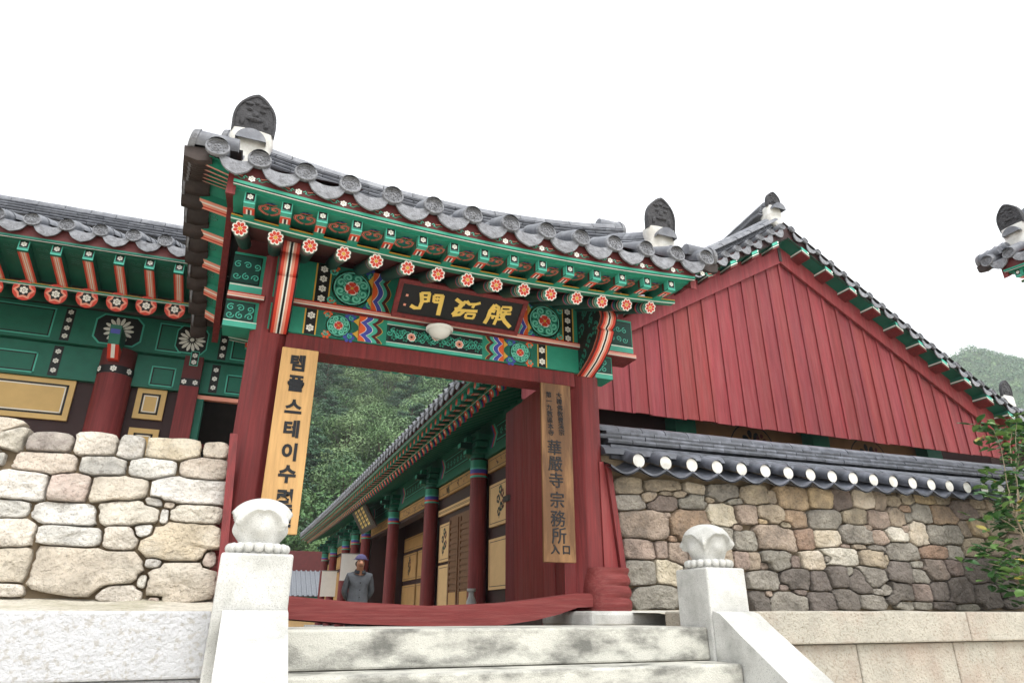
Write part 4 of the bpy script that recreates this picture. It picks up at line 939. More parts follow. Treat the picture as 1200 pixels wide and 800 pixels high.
for pts, w in (([(192, 180), (196, 265), (172, 325), (125, 322), (88, 300)], 27), ([(190, 185), (275, 185)], 20), ([(268, 185), (252, 268)], 22), ([(195, 222), (258, 226)], 16), ([(198, 262), (252, 262)], 18),
               ([(312, 205), (305, 270)], 20), ([(312, 205), (398, 210)], 20), ([(390, 208), (368, 300), (345, 392)], 30), ([(310, 238), (380, 240)], 14), ([(305, 268), (370, 272)], 18), ([(330, 232), (350, 248)], 22),
               ([(515, 240), (560, 275), (600, 290)], 26), ([(540, 310), (600, 265), (640, 290), (700, 290), (745, 278)], 20), ([(620, 255), (640, 285)], 16), ([(585, 275), (540, 330), (482, 390)], 30), ([(480, 392), (550, 385), (600, 345)], 24), ([(540, 345), (620, 350), (715, 355)], 22), ([(690, 285), (668, 325)], 20), ([(500, 330), (560, 320)], 18),
               ([(612, 378), (598, 415)], 18), ([(612, 378), (698, 382)], 16), ([(692, 382), (672, 424)], 18), ([(598, 415), (675, 422)], 16),
               ([(880, 295), (835, 350), (810, 420), (780, 468)], 28), ([(880, 295), (915, 315), (905, 400), (868, 480)], 22), ([(835, 325), (905, 335)], 16), ([(850, 350), (880, 360)], 24), ([(825, 395), (905, 405)], 16), ([(845, 412), (868, 418)], 18),
               ([(945, 315), (1035, 320)], 18), ([(1030, 320), (1025, 352)], 18), ([(940, 350), (1028, 352)], 16), ([(930, 380), (1030, 380)], 18), ([(985, 355), (945, 430), (905, 430)], 20), ([(935, 385), (970, 450), (1020, 505)], 28), ([(945, 318), (930, 380)], 16)): brush(pts, w)
deco_build(D.mb, 'brush_character', nb)
D = Deco(B0, uN, vN, nN, base=.003)
for x, y in ((57, 205), (33, 292)): a, c = q2(x, y); D.rect(a - .011, c - .011, a + .011, c + .011, 'pink', 1)
deco_build(D.mb, 'seal_mark', nb)
lp = thing('dome_lamp', 'white glass dome lamp, unlit, under the black name plate', 'lamp', (1.46, 5.38, 2.40))
b = MB(); b.lathe([(0, -.085), (.05, -.075), (.085, -.05), (.105, -.015), (.11, 0), (.10, .01), (0, .012)], (1.46, 5.38, 2.405), 24); b.build('glass_dome', 'lamp_glass', lp, smooth=60)
b = MB(); b.lathe([(.112, -.012), (.124, -.006), (.124, .014), (.11, .02), (0, .02)], (1.46, 5.38, 2.407), 24); b.build('rim', 'white_sheet', lp, smooth=40)
MB().box(1.43, 1.49, 5.36, 5.47, 2.426, 2.46).build('arm', 'white_sheet', lp)
# ------------------------------------------------------------------ long hall seen through the gate; its gable stands right of the gate
HX, HG = 8.45, 8.0                 # ridge line x, plane of the gable boards
hl = thing('temple_hall', 'long temple hall with red plank gable, painted eaves and tiled roof right of the gate', 'hall', (HX, 20, -.75))
HM = RZ(-math.pi / 2)              # local x = -world y, local y = world x
hxs = [-36.0 + .32 * i for i in range(89)]
hlift = lambda x: .10 * ((x + 21.9) / 14.) ** 2 + .16 * max(0, (-x - 7.6) / 28.)
eaves(hl, HM, hxs, .32, 3.05, 3.52, hlift, .575, 5.35, [-35.9 + .32 * i for i in range(88)], [-35.9 + .32 * i for i in range(88)], 'hall', -36, -7.9, fine=False, sag=.10, rr=.075, fl=(.12, .115))
b = MB(); b.sheet([[(HX + 5.35 * t, y, 6.62 - .575 * 5.35 * t - .10 * math.sin(math.pi * t)) for t in (0, .2, .4, .6, .8, 1)] for y in (7.7, 20, 36)]); b.sheet([[(HX + 5.2 * t, y, 6.35 - .575 * 5.2 * t) for t in (0, .5, 1)] for y in (8.0, 36)]); b.build('east_slope', 'tile_dark', hl)
def zc(d): return 6.55 - .66 * d + .0155 * d * d
def zlo(d): return 5.90 - .575 * d
def zup(d): return 6.30 - .56 * d
# plank gable
x = 3.38; k = 0
while x < 13.5:
    w = .30 + random.uniform(-.012, .012); d0, d1 = abs(x - HX), abs(x + w - HX); zb = 2.745 + random.uniform(-.012, .012)
    def zt(px): return max(zlo(abs(px - HX)) + .06, 2.80)
    y0 = HG + random.uniform(-.003, .003); b = MB()
    def pf(x0, x1, ya, yb, dz=0.):
        xs_ = [x0] + ([HX] if x0 < HX < x1 else []) + [x1]
        b.prism([(q, ya, zb + dz) for q in (x0, x1)] + [(q, ya, zt(q)) for q in xs_[::-1]], (0, yb - ya, 0))
    if zt(x) - zb > .05 or zt(x + w) - zb > .05:
        pf(x + .002, x + w - .002, y0, y0 + .03); pf(x + w - .028, x + w + .022, y0 - .024, y0 - .002, -.012); b.build('plank', 'red_board', hl)
    x += w; k += 1
for sg in (-1, 1):
    b = MB(); n = 12; lo = [(HX + sg * (.0 + 5.15 * i / n), zlo(5.15 * i / n)) for i in range(n + 1)]; up = [(HX + sg * 5.15 * i / n, zup(5.15 * i / n) + .1) for i in range(n + 1)]
    b.sheet([[(x, 7.93, z) for x, z in lo], [(x, 7.93, z) for x, z in up]]); b.sheet([[(x, 7.93, z) for x, z in lo], [(x, 7.975, z) for x, z in lo]]); b.sheet([[(x, 7.975, z) for x, z in lo], [(x, 7.975, z) for x, z in up]])
    b.add([(lo[-1][0], 7.93, lo[-1][1]), (lo[-1][0], 7.975, lo[-1][1]), (up[-1][0], 7.975, up[-1][1]), (up[-1][0], 7.93, up[-1][1])], [(0, 1, 2, 3)])
    b.build('bargeboard', 'red_board', hl)
    b = MB(); b.sheet([[(HX + sg * 5.3 * i / n, y, zup(5.3 * i / n) + dz) for i in range(n + 1)] for y, dz in ((7.98, -.06), (7.67, -.02))]); b.build('rake_soffit', 'green_mid', hl)
    b = MB(); b.sheet([[(HX + sg * 5.3 * i / n, 7.69, zup(5.3 * i / n) - .04) for i in range(n + 1)], [(HX + sg * 5.3 * i / n, 7.69, zc(5.3 * i / n) - .02) for i in range(n + 1)]]); b.build('rake_fascia', 'maroon', hl)
    for i in range(11):
        d = .34 + .497 * i; xx = HX + sg * d; z = 6.17 - .575 * d + .01; a = sg * .575
        b = MB(); b.names = ['green_mid', 'pink', 'teal', 'white_paint', 'red_paint']
        def hb(x0, x1, y0, y1, z0, z1, mi): b.hexa([(xx + q, y, z + zz - a * q) for zz in (z0, z1) for q, y in ((x0, y0), (x1, y0), (x1, y1), (x0, y1))], mi)
        hb(-.075, .075, 7.66, 7.93, .012, .12, 0); hb(-.08, .08, 7.655, 7.935, -.012, .011, 4); hb(-.077, .077, 7.652, 7.659, .03, .045, 3); hb(-.07, .07, 7.655, 7.6595, .06, .11, 2); hb(-.08, -.0755, 7.67, 7.93, .03, .05, 3); hb(-.06, .06, 7.7, 7.92, -.015, -.0125, 4)
        hb(.05, .074, 7.650, 7.6595, .07, .10, 3)
        b.build('outrigger', b.names, hl)
    RK = RT
    for i in range(19):
        d = .12 + .272 * i; a = math.atan(-.66 + .031 * d); M0 = T3(HX + sg * d, 7.655, zc(d)) @ RY_(-sg * a)
        place('round_end_tile', RK[0], hl, mtx=M0 @ Matrix.Diagonal((.86, 1, .86, 1))); place('concave_end_tile', RK[1], hl, mtx=T3(HX + sg * (d + .136), 7.665, zc(d + .136)) @ RY_(-sg * a) @ Matrix.Diagonal((.95, 1, 1, 1)))
    P_ = lambda dz, y=7.98: [(HX + sg * (5.0 * i / 10 + .15), y, zc(5.0 * i / 10 + .15) + .06 + dz) for i in range(11)]
    b = MB(); pp = P_(-.02); b.sweep([(-.12, -.1), (.12, -.1), (.12, .1), (-.12, .1)], [(p, (0, 1, 0), (0, 0, 1)) for p in pp]); b.build('ridge_core', 'tile_dark', hl)
    for k, (dz, w) in enumerate(((.04, .30), (.08, .28), (.12, .26), (.16, .25))): course(hl, ID, P_(dz)[::sg if False else 1], w, .04, False, 'tile_ridge', .28, .14 * (k % 2), 'flat_tile')
    course(hl, ID, P_(.20), .22, .09, True, 'tile', .28)
MB().hexa([(HX + q, y, z) for z in (5.92, 6.34) for q, y in ((-.03, 7.915), (.03, 7.915), (.03, 7.928), (-.03, 7.928))]).build('iron_strap', 'tile_dark', hl)
mr = lambda z: [(HX, 8.0 + 28 * i / 20, z + .35 * max(0, 1 - i / 4.) ** 2) for i in range(21)]
for k, (z, w) in enumerate(((6.56, .5), (6.62, .42), (6.67, .40), (6.72, .38))): course(hl, ID, mr(z), w, .05, False, 'tile_ridge', .9, .3 * (k % 2), 'flat_tile')
course(hl, ID, mr(6.77), .3, .12, True, 'tile', .9)
b = MB(); b.hexa([(HX + q * s, y, z) for z, s in ((6.62, 1), (7.08, .85)) for q, y in ((-.17, 7.83), (.17, 7.83), (.17, 8.1), (-.17, 8.1))]); b.build('mortar_end', 'plaster', hl, bevel=.06)
place('ridge_end_tile', MANG, hl, mtx=T3(HX, 7.86, 7.03) @ RX(.1) @ Matrix.Diagonal((1, 1, .9, 1)))
b = MB(); b.cyl((HX + .02, 7.74, 6.93), (HX + .02, 8.0, 6.95), .14, .14, 14, 0, 0, 0, .1, math.pi - .1); b.build('ridge_tile', 'tile', hl, smooth=40)
# walls under the roof
WX = 4.42
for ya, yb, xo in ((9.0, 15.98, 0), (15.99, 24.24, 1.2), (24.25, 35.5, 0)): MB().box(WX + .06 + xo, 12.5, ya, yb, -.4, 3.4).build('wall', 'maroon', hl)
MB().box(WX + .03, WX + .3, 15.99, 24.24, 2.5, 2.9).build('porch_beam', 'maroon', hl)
MB().box(3.7, 13.2, 8.5, 36, -.74, -.4).build('plinth', 'granite', hl)
def hpanel(name, m, ya, yb, z0, z1, off=.0, border=True, parent=hl):
    global WX
    w0 = WX; WX = w0 + (1.2 if 16 < ya < 24.2 and z1 < 2.52 else 0)
    o = MB().box(WX - off, WX + .055, ya, yb, z0, z1).build(name, m, parent)
    if border:
        D = Deco((WX - off, 0, 0), (0, -1, 0), (0, 0, 1), (-1, 0, 0)); t = .012; g = .05
        for q in ((-yb + g, z0 + g, -ya - g, z0 + g + t), (-yb + g, z1 - g - t, -ya - g, z1 - g), (-yb + g, z0 + g, -yb + g + t, z1 - g), (-ya - g - t, z0 + g, -ya - g, z1 - g)): D.rect(*q, 'black_paint', 0)
        deco_build(D.mb, 'panel_border', o)
    WX = w0
    return o
def frieze(o, ya, yb, z0, z1, seed):
    D = Deco((WX - .0, 0, 0), (0, -1, 0), (0, 0, 1), (-1, 0, 0)); rn = random.Random(seed); L = yb - ya
    for i in range(int(L * 9)):
        y = -ya - L * (.1 + .8 * rn.random()); z = z0 + (z1 - z0) * (.25 + .5 * rn.random()); D.stroke([(y + rn.uniform(-.06, .06), z + rn.uniform(-.06, .06)) for _ in range(4)], .02, rn.choice(['black_paint', 'green_dark', 'red_dark']), rn.random() * 2)
    deco_build(D.mb, 'frieze_painting', o)
cols_y = [9.05, 12.4, 15.85, 20.0, 24.4, 26.6, 28.9, 32.4, 35.4]
CAPN = [('teal', 2.50, 2.54), ('vermilion', 2.54, 2.58), ('blue', 2.58, 2.66), ('teal', 2.66, 2.69), ('green', 2.69, 2.84), ('black_paint', 2.84, 2.88), ('green_mid', 2.88, 2.95)]
for i, y in enumerate(cols_y):
    b = MB(); b.cyl((4.3, y, -.4), (4.3, y, 2.5), .175, .165, 16, 0); b.build('column', 'red_paint', hl, smooth=50)
    b = MB(); nm = []
    for m, z0, z1 in CAPN:
        nm.append(m); b.cyl((4.3, y, z0), (4.3, y, z1), .172, .172, 16, len(nm) - 1)
    b.build('column_capital', nm, hl, smooth=50)
    b = MB(); b.names = ['green_mid', 'green_dark', 'teal', 'vermilion', 'blue']
    for j, (z0, z1, o) in enumerate(((2.95, 3.05, .30), (3.06, 3.18, .42), (3.19, 3.31, .30))):
        b.box(4.3 - o, 4.5, y - .09, y + .09, z0, z1, 0 if j != 1 else 1); b.box(4.12, 4.48, y - .3 - .08 * j, y + .3 + .08 * j, z0, z1 - .02, 0); b.box(4.3 - o - .004, 4.3 - o, y - .08, y + .08, z0 + .02, z1 - .02, 2); b.box(4.112, 4.118, y - .28, y + .28, z0 + .03, z1 - .04, 1)
    b.build('bracket_set', b.names, hl)
MB().box(4.36, 4.55, 9.0, 35.5, 2.87, 3.6).build('eave_beam', 'green_mid', hl)
for ya, yb in zip(cols_y, cols_y[1:]):
    D = Deco((4.3595, 0, 0), (0, -1, 0), (0, 0, 1), (-1, 0, 0)); L = yb - ya; c = -(ya + yb) / 2
    D.rect(c - L * .26, 3.05, c + L * .26, 3.40, 'black_paint', 0); D.rect(c - L * .26 + .03, 3.08, c + L * .26 - .03, 3.37, 'teal', 1); D.rect(c - L * .26 + .05, 3.10, c + L * .26 - .05, 3.35, 'green_dark', 2)
    for s in (-1, 1):
        for m, o, l in (('blue', .33, 1), ('vermilion', .31, 2), ('teal', .285, 3)): D.poly([(c + s * L * o, 3.0), (c + s * L * (o - .06), 3.22), (c + s * L * o, 3.44), (c + s * L * (o + .02), 3.44), (c + s * L * (o - .03), 3.22), (c + s * L * (o + .02), 3.0)], m, l)
    for i in range(6): D.petals(c + (i - 2.5) * L * .07, 3.22, .07, 5, 'teal', 3, .5, i)
    deco_build(D.mb, 'beam_painting', hl)
    o = hpanel('frieze_panel', 'ochre_panel', ya + .2, yb - .2, 2.57, 2.85); frieze(o, ya + .3, yb - .3, 2.57, 2.85, int(ya * 7))
for (ya, yb, z0, z1, m) in ((10.9, 12.1, 1.53, 2.31, 'cream'), (10.9, 12.1, .43, 1.31, 'cream'), (9.3, 10.8, 1.53, 2.31, 'cream'), (9.3, 10.8, .43, 1.31, 'cream'),
                            (12.65, 15.6, 2.16, 2.30, 'cream'), (12.65, 13.0, 1.12, 1.95, 'cream'), (12.65, 13.0, .1, 1.05, 'cream'), (14.65, 15.45, 1.12, 1.95, 'cream'), (14.65, 15.45, .1, 1.05, 'cream'),
                            (16.1, 19.7, 1.75, 2.25, 'cream'), (16.1, 16.9, .9, 1.65, 'cream'), (16.1, 16.9, .0, .8, 'cream'), (18.9, 19.7, .9, 1.65, 'cream'), (18.9, 19.7, .0, .8, 'cream'),
                            (20.3, 24.1, 2.05, 2.5, 'ochre_panel'), (20.3, 22.1, 1.1, 1.95, 'ochre_panel'), (20.3, 22.1, .1, .95, 'ochre_panel'), (22.3, 24.1, 1.1, 1.95, 'ochre_panel'), (22.3, 24.1, .1, .95, 'ochre_panel'),
                            (24.7, 26.4, 1.1, 1.95, 'ochre_panel'), (26.9, 28.6, .3, 1.9, 'door_wood'), (29.2, 32.1, 1.9, 2.4, 'ochre_panel'), (29.2, 32.1, .2, 1.75, 'ochre_panel'), (32.7, 35.1, .2, 2.3, 'ochre_panel')):
    o = hpanel('wall_panel', m, ya, yb, z0, z1)
    wx_ = WX + (1.2 if 16 < ya < 24.2 else 0)
    if (ya, z0) in ((10.9, 1.53), (14.65, 1.12), (20.3, 1.1), (22.3, 1.1), (9.3, 1.53)):
        D = Deco((wx_, 0, 0), (0, -1, 0), (0, 0, 1), (-1, 0, 0)); c = -(ya + yb) / 2; zm = (z0 + z1) / 2; sc = min(yb - ya, z1 - z0)
        D.stroke([(c - .1 * sc, zm - .35 * sc), (c, zm - .1 * sc), (c - .05 * sc, zm + .15 * sc), (c + .1 * sc, zm + .35 * sc)], .03 * sc, 'black_paint', 0)
        for i, (dx, dz) in enumerate(((-.15, .1), (.12, .2), (.05, -.1), (-.1, -.2), (.15, -.05), (0, .3))): D.petals(c + dx * sc, zm + dz * sc, .11 * sc, 5, ['black_paint', 'red_dark', 'green_dark'][i % 3], 1, .7, i)
        deco_build(D.mb, 'flower_painting', o)
    if (ya, z0) == (16.1, 1.75):
        D = Deco((wx_, 0, 0), (0, -1, 0), (0, 0, 1), (-1, 0, 0)); D.ring(-17.4, 2.0, .17, .03, 'red_dark', 0); D.circ(-17.4, 2.0, .05, 'red_dark', 0); deco_build(D.mb, 'round_emblem', o)
WX0 = WX
for ya, yb, m in ((13.08, 14.58, 'door_wood'), (17.1, 18.7, 'sign_wood')):
    WX = WX0 + (1.2 if ya > 16 else 0)
    dr_ = MB().box(WX - .03, WX + .05, ya, yb, .0, 2.02 if m == 'door_wood' else 1.68).build('door', m, hl)
    for i in range(2):
        y0 = ya + .05 + i * (yb - ya) / 2; y1 = y0 + (yb - ya) / 2 - .1; zt_ = 1.95 if m == 'door_wood' else 1.6
        MB().box(WX - .05, WX - .031, y0, y0 + .07, .05, zt_).build('stile', m, dr_); MB().box(WX - .05, WX - .031, y1 - .07, y1, .05, zt_).build('stile', m, dr_)
        MB().box(WX - .045, WX - .031, y0 + .075, y1 - .075, .1, .45).build('door_panel', 'ochre_panel', dr_)
        for j in range(12): MB().box(WX - .046, WX - .031, y0 + .075, y1 - .075, .5 + j * (zt_ - .55) / 12, .5 + (j + .55) * (zt_ - .55) / 12).build('slat', m, dr_)
WX = WX0
# gable wall behind the plank apron
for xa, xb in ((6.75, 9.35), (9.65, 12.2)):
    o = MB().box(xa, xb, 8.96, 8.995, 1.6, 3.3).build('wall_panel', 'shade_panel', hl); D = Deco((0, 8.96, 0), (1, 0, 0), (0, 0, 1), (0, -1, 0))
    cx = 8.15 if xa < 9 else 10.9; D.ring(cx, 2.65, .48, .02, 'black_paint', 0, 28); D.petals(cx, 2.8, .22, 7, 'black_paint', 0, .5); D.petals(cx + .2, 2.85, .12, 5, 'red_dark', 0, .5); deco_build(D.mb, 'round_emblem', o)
for xx in (4.5, 6.6, 9.5, 12.4):
    b = MB(); b.cyl((xx, 8.9, -.4), (xx, 8.9, 2.5), .17, .165, 14, 0); b.build('column', 'red_paint', hl, smooth=50)
    MB().box(xx - .2, xx + .2, 8.72, 9.0, 2.5, 3.3).build('column_capital', 'green_mid', hl)
MB().box(4.5, 12.4, 8.9, 8.995, 2.35, 2.5).build('tie_beam', 'maroon', hl)
hb_ = thing('name_plate', 'dark name plate with pale characters hung under the hall eave', 'sign', (4.0, 22.5, 2.6))
b = MB(); b.names = ['black_paint', 'gold', 'maroon']; n0 = Vector((-.85, 0, -.5)).normalized()
for (y0, y1, s0, s1, d0, d1, mi) in [(21.5, 24.0, 0, .95, 0, .05, 2), (21.62, 23.88, .1, .85, .051, .06, 0)]:
    up_ = Vector((-.5, 0, .85)).normalized(); o_ = Vector((4.12, 0, 2.62))
    b.hexa([o_ + up_ * s + n0 * d + Vector((0, y, 0)) for d in (d0, d1) for y, s in ((y0, s0), (y1, s0), (y1, s1), (y0, s1))], mi)
b.build('panel', b.names, hb_)
D = Deco(o_ + n0 * .061, (0, -1, 0), up_, n0)
for i, c in enumerate((-22.2, -22.75, -23.3)):
    for k in range(5): D.stroke([(c - .17, .2 + k * .13), (c + .17, .22 + k * .13)], .05, 'gold', 0)
    D.stroke([(c - .08, .15), (c - .08, .8)], .05, 'gold', 1); D.stroke([(c + .1, .15), (c + .1, .8)], .05, 'gold', 1)
deco_build(D.mb, 'character', hb_)
for lab, y, x, z0, z1, w in (('white notice sheet hanging between red columns, the higher one', 25.3, 3.95, 1.15, 2.05, .62), ('white notice sheet farther down the hall, the lower one', 30.5, 3.95, .75, 1.75, .62)):
    o = thing('notice_sheet', lab, 'notice', (x, y, z0)); MB().box(x - w / 2, x + w / 2, y - .01, y + .01, z0, z1).build('sheet', 'white_sheet', o); MB().box(x - w / 2 - .03, x + w / 2 + .03, y - .015, y + .015, z1 + .001, z1 + .03).build('rod', 'steel', o)
fe = thing('fire_extinguisher', 'grey metal canister standing by the hall wall', 'canister', (3.98, 11.75, -.4))
b = MB(); b.lathe([(0, 0), (.09, 0), (.09, .62), (.05, .72), (.05, .78), (.08, .80), (.08, .84), (0, .84)], (3.98, 11.75, -.4), 14); b.build('canister_body', 'steel', fe, smooth=40)

# ------------------------------------------------------------------ hall on the left, behind the pale wall
lh = thing('temple_hall', 'green painted hall with star-ended rafters behind the pale stone wall', 'hall', (-4, 10.5, -.75))
lxs = [-2.473 + .317 * i for i in range(-21, 9)]
eaves(lh, ID, lxs, .317, 7.45, 3.875, lambda x: .02 * (x + 2.5) if x > -5 else -.05, .48, 3.05, [-2.21 + .297 * i for i in range(-22, 9)], [-2.26 + .302 * i for i in range(-21, 9)], 'left', -9.2, .2, fine=True, rd=(.66, -.54), wall_y=1.62, sag=.03, rr=.112, fl=(.10, .115))
b = MB(); b.sheet([[(x, 10.5 + 3 * t, 5.42 - .48 * 3 * t) for t in (0, 1)] for x in (-9.2, .2)]); b.build('rear_slope', 'tile_dark', lh)
LR = lambda z: [(-9.2 + 9.2 * i / 16, 10.5, z + .16 * (i / 16)) for i in range(17)]
for k, (z, w) in enumerate(((5.32, .42), (5.37, .40), (5.42, .38), (5.465, .36), (5.51, .34))): course(lh, ID, LR(z), w, .045, False, 'tile_ridge', .34, .15 * (k % 2), 'flat_tile')
course(lh, ID, LR(5.555), .3, .11, True, 'tile', .34)
LW = 9.0
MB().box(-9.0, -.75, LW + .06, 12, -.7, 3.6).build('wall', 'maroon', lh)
MB().box(-.72, .1, LW + .8, 12, -.7, 3.6).build('wall', 'opening_shade', lh)  # near-black block paints in the shade inside the open bay
MB().box(-9, .12, LW - .02, LW + .3, 2.63, 3.05).build('lower_beam', 'green_mid', lh); MB().box(-9, .12, LW - .10, LW + .3, 3.06, 3.52).build('upper_beam', 'green_mid', lh)
D = Deco((0, LW - .1, 0), (1, 0, 0), (0, 0, 1), (0, -1, 0)); D2 = Deco((0, LW - .02, 0), (1, 0, 0), (0, 0, 1), (0, -1, 0), D.mb)
def frame_(Dd, x0, z0, x1, z1, l=0):
    t = .016
    for o, m in ((0, 'teal'), (t, 'black_paint')):
        for q in ((x0 + o, z0 + o, x1 - o, z0 + o + t), (x0 + o, z1 - o - t, x1 - o, z1 - o), (x0 + o, z0 + o, x0 + o + t, z1 - o), (x1 - o - t, z0 + o, x1 - o, z1 - o)): Dd.rect(*q, m, l + (1 if o else 0))
for x0, x1 in ((-3.9, -2.42), (-1.28, -.98), (-.40, .1), (-6.0, -4.2), (-8.4, -6.6)): frame_(D, x0, 3.10, x1, 3.48)
for x0, x1 in ((-3.9, -2.5), (-1.28, -1.0), (-.40, .1), (-6.0, -4.2), (-8.4, -6.6)): frame_(D2, x0, 2.66, x1, 2.92)
for x in (-2.27, -.50, -4.05):
    D.rect(x - .05, 3.08, x + .05, 3.5, 'black_paint', 0); D2.rect(x - .09, 2.65, x + .01, 3.03, 'black_paint', 0)
    for k in range(4): D.dots(x, 3.14 + k * .105, .034, 'white_paint', 1)
    for k in range(3): D2.dots(x - .04, 2.72 + k * .12, .034, 'white_paint', 1)
for x, w, h in ((-1.72, .27, .20), (-.88, .19, .19)):
    D.poly([(x - w, 3.30 - h * .6), (x - w * .7, 3.30 - h), (x + w * .7, 3.30 - h), (x + w, 3.30 - h * .6), (x + w, 3.30 + h * .6), (x + w * .7, 3.30 + h), (x - w * .7, 3.30 + h), (x - w, 3.30 + h * .6)], 'teal', 2)
    D.poly([(x - w * .93, 3.30 - h * .55), (x - w * .66, 3.30 - h * .92), (x + w * .66, 3.30 - h * .92), (x + w * .93, 3.30 - h * .55), (x + w * .93, 3.30 + h * .55), (x + w * .66, 3.30 + h * .92), (x - w * .66, 3.30 + h * .92), (x - w * .93, 3.30 + h * .55)], 'black_paint', 3)
    D.petals(x, 3.30, h * .85, 14, 'white_paint', 4, .55); D.circ(x, 3.30, h * .2, 'black_paint', 5, 10); D.circ(x, 3.30, h * .14, 'white_paint', 6, 8)
deco_build(D.mb, 'painted_border', lh)
for xc, rr in ((-1.66, .2), (-4.9, .2), (-8.2, .2)):
    b = MB(); b.cyl((xc, LW, -.7), (xc, LW, 2.72), rr, rr * .98, 20, 0); b.cyl((xc, LW, 2.82), (xc, LW, 3.05), rr * .98, rr * .98, 20, 1); b.cyl((xc, LW, 2.72), (xc, LW, 2.82), rr * 1.01, rr * 1.01, 20, 2); b.build('column', ['red_paint', 'red_dark', 'black_paint'], lh, smooth=50)
    for a in (-.9, 0, .9):
        D = Deco((xc + rr * 1.02 * math.sin(a), LW - rr * 1.02 * math.cos(a), 2.77), (math.cos(a), math.sin(a), 0), (0, 0, 1), (math.sin(a), -math.cos(a), 0)); D.dots(0, 0, .04, 'white_paint', 1); deco_build(D.mb, 'painted_flower', lh)
    b = MB(); b.names = ['green_mid', 'vermilion', 'white_paint', 'blue', 'pink']; x = xc - .02        # beak-shaped bracket nose
    b.hexa([(x + q, y, z) for z, ya, yb in ((2.86, 8.72, 8.82), (3.0, 8.58, 8.85)) for q, y in ((-.06, ya), (.06, ya), (.06, yb), (-.06, yb))], 1)
    b.hexa([(x + q, y, z) for z, ya, yb in ((3.002, 8.575, 8.9), (3.22, 8.50, 8.9)) for q, y in ((-.06, ya), (.06, ya), (.06, yb), (-.06, yb))], 0)
    b.hexa([(x + q, y, z) for z, ya, yb in ((2.87, 8.70, 8.82), (3.0, 8.573, 8.85)) for q, y in ((-.02, ya), (.02, ya), (.02, yb), (-.02, yb))], 2)
    b.hexa([(x + q, y, z) for z, ya, yb in ((3.12, 8.528, 8.6), (3.17, 8.508, 8.6)) for q, y in ((-.05, ya), (.05, ya), (.05, yb), (-.05, yb))], 3)
    b.build('bracket_nose', b.names, lh)
b = MB(); b.box(-.92, -.70, LW - .11, LW + .1, -.7, 2.68, 0); b.box(-.922, -.698, LW - .112, LW + .1, 2.681, 2.78, 2); b.box(-.92, -.70, LW - .11, LW + .1, 2.781, 3.08, 1); b.build('square_post', ['red_paint', 'red_dark', 'black_paint'], lh)
D = Deco((-.81, LW - .112, 2.73), (1, 0, 0), (0, 0, 1), (0, -1, 0)); D.dots(-.07, 0, .034); D.dots(.06, 0, .034); D.rect(-.05, .22, .05, .42, 'teal', 0); D.rect(-.04, .23, .04, .41, 'black_paint', 1); D.dots(0, .27, .034); D.dots(0, .36, .034); deco_build(D.mb, 'painted_flower', lh)
for x0, x1, z0, z1 in ((-3.9, -2.05, 2.13, 2.625), (-3.9, -2.05, 1.0, 1.95), (-1.385, -1.055, 2.24, 2.625), (-1.385, -1.055, 1.2, 2.12), (-6.5, -5.2, 1.2, 2.6), (-8, -6.8, 1.2, 2.6)):
    o = MB().box(x0, x1, LW + .02, LW + .058, z0, z1).build('wall_panel', 'left_panel', lh); D = Deco((0, LW + .02, 0), (1, 0, 0), (0, 0, 1), (0, -1, 0)); g = .06
    for o2, m, t in ((0, 'black_paint', .022), (.026, 'white_paint', .011)):
        for q in ((x0 + g + o2, z0 + g + o2, x1 - g - o2, z0 + g + o2 + t), (x0 + g + o2, z1 - g - o2 - t, x1 - g - o2, z1 - g - o2), (x0 + g + o2, z0 + g + o2, x0 + g + o2 + t, z1 - g - o2), (x1 - g - o2 - t, z0 + g + o2, x1 - g - o2, z1 - g - o2)): D.rect(*q, m, 0)
    deco_build(D.mb, 'panel_border', o)
MB().box(-.70, .1, LW - .03, LW + .05, 2.55, 2.60).build('rail', 'pink', lh); MB().box(-.70, .1, LW + .3, LW + .36, 2.0, 2.05).build('rail', 'red_paint', lh); MB().box(-.70, -.62, LW - .03, LW + .2, -.7, 2.55).build('jamb', 'green_mid', lh)

# ------------------------------------------------------------------ roof corner entering at the upper right: same build as the gate roof
pv = bpy.data.objects.new('side_gate', None); COL.objects.link(pv); pv.empty_display_size = .2
pv.matrix_basis = T3(4.66, 4.35, 1.42) @ RZ(-math.pi / 2) @ WM[gt.name]; WM[pv.name] = pv.matrix_basis.copy()
tag(pv, 'tiled roof corner with dark ridge-end tile at the upper right edge', 'gate')
for o in list(gt.children):
    if o.name.split('.')[0] in ('round_end_tile', 'concave_end_tile', 'tile_run', 'trough_tiles', 'eave_board', 'eave_strip', 'soffit_board', 'rafter_strip', 'flying_rafter', 'rafter', 'bargeboard', 'gable_soffit', 'outrigger',
                                'hanging_tile', 'ridge_core', 'flat_tile', 'ridge_tile', 'mortar_end', 'ridge_end_tile', 'post', 'upper_beam', 'lower_beam', 'lintel', 'purlin', 'roof_lining'):
        c = o.copy(); COL.objects.link(c); c.parent = pv; c.matrix_parent_inverse = o.matrix_parent_inverse.copy()
for y in (4.32, 1.31): MB().box(10.1, 10.56, y - .23, y + .23, -1.64, 1.46).build('stone_pier', 'granite', pv)
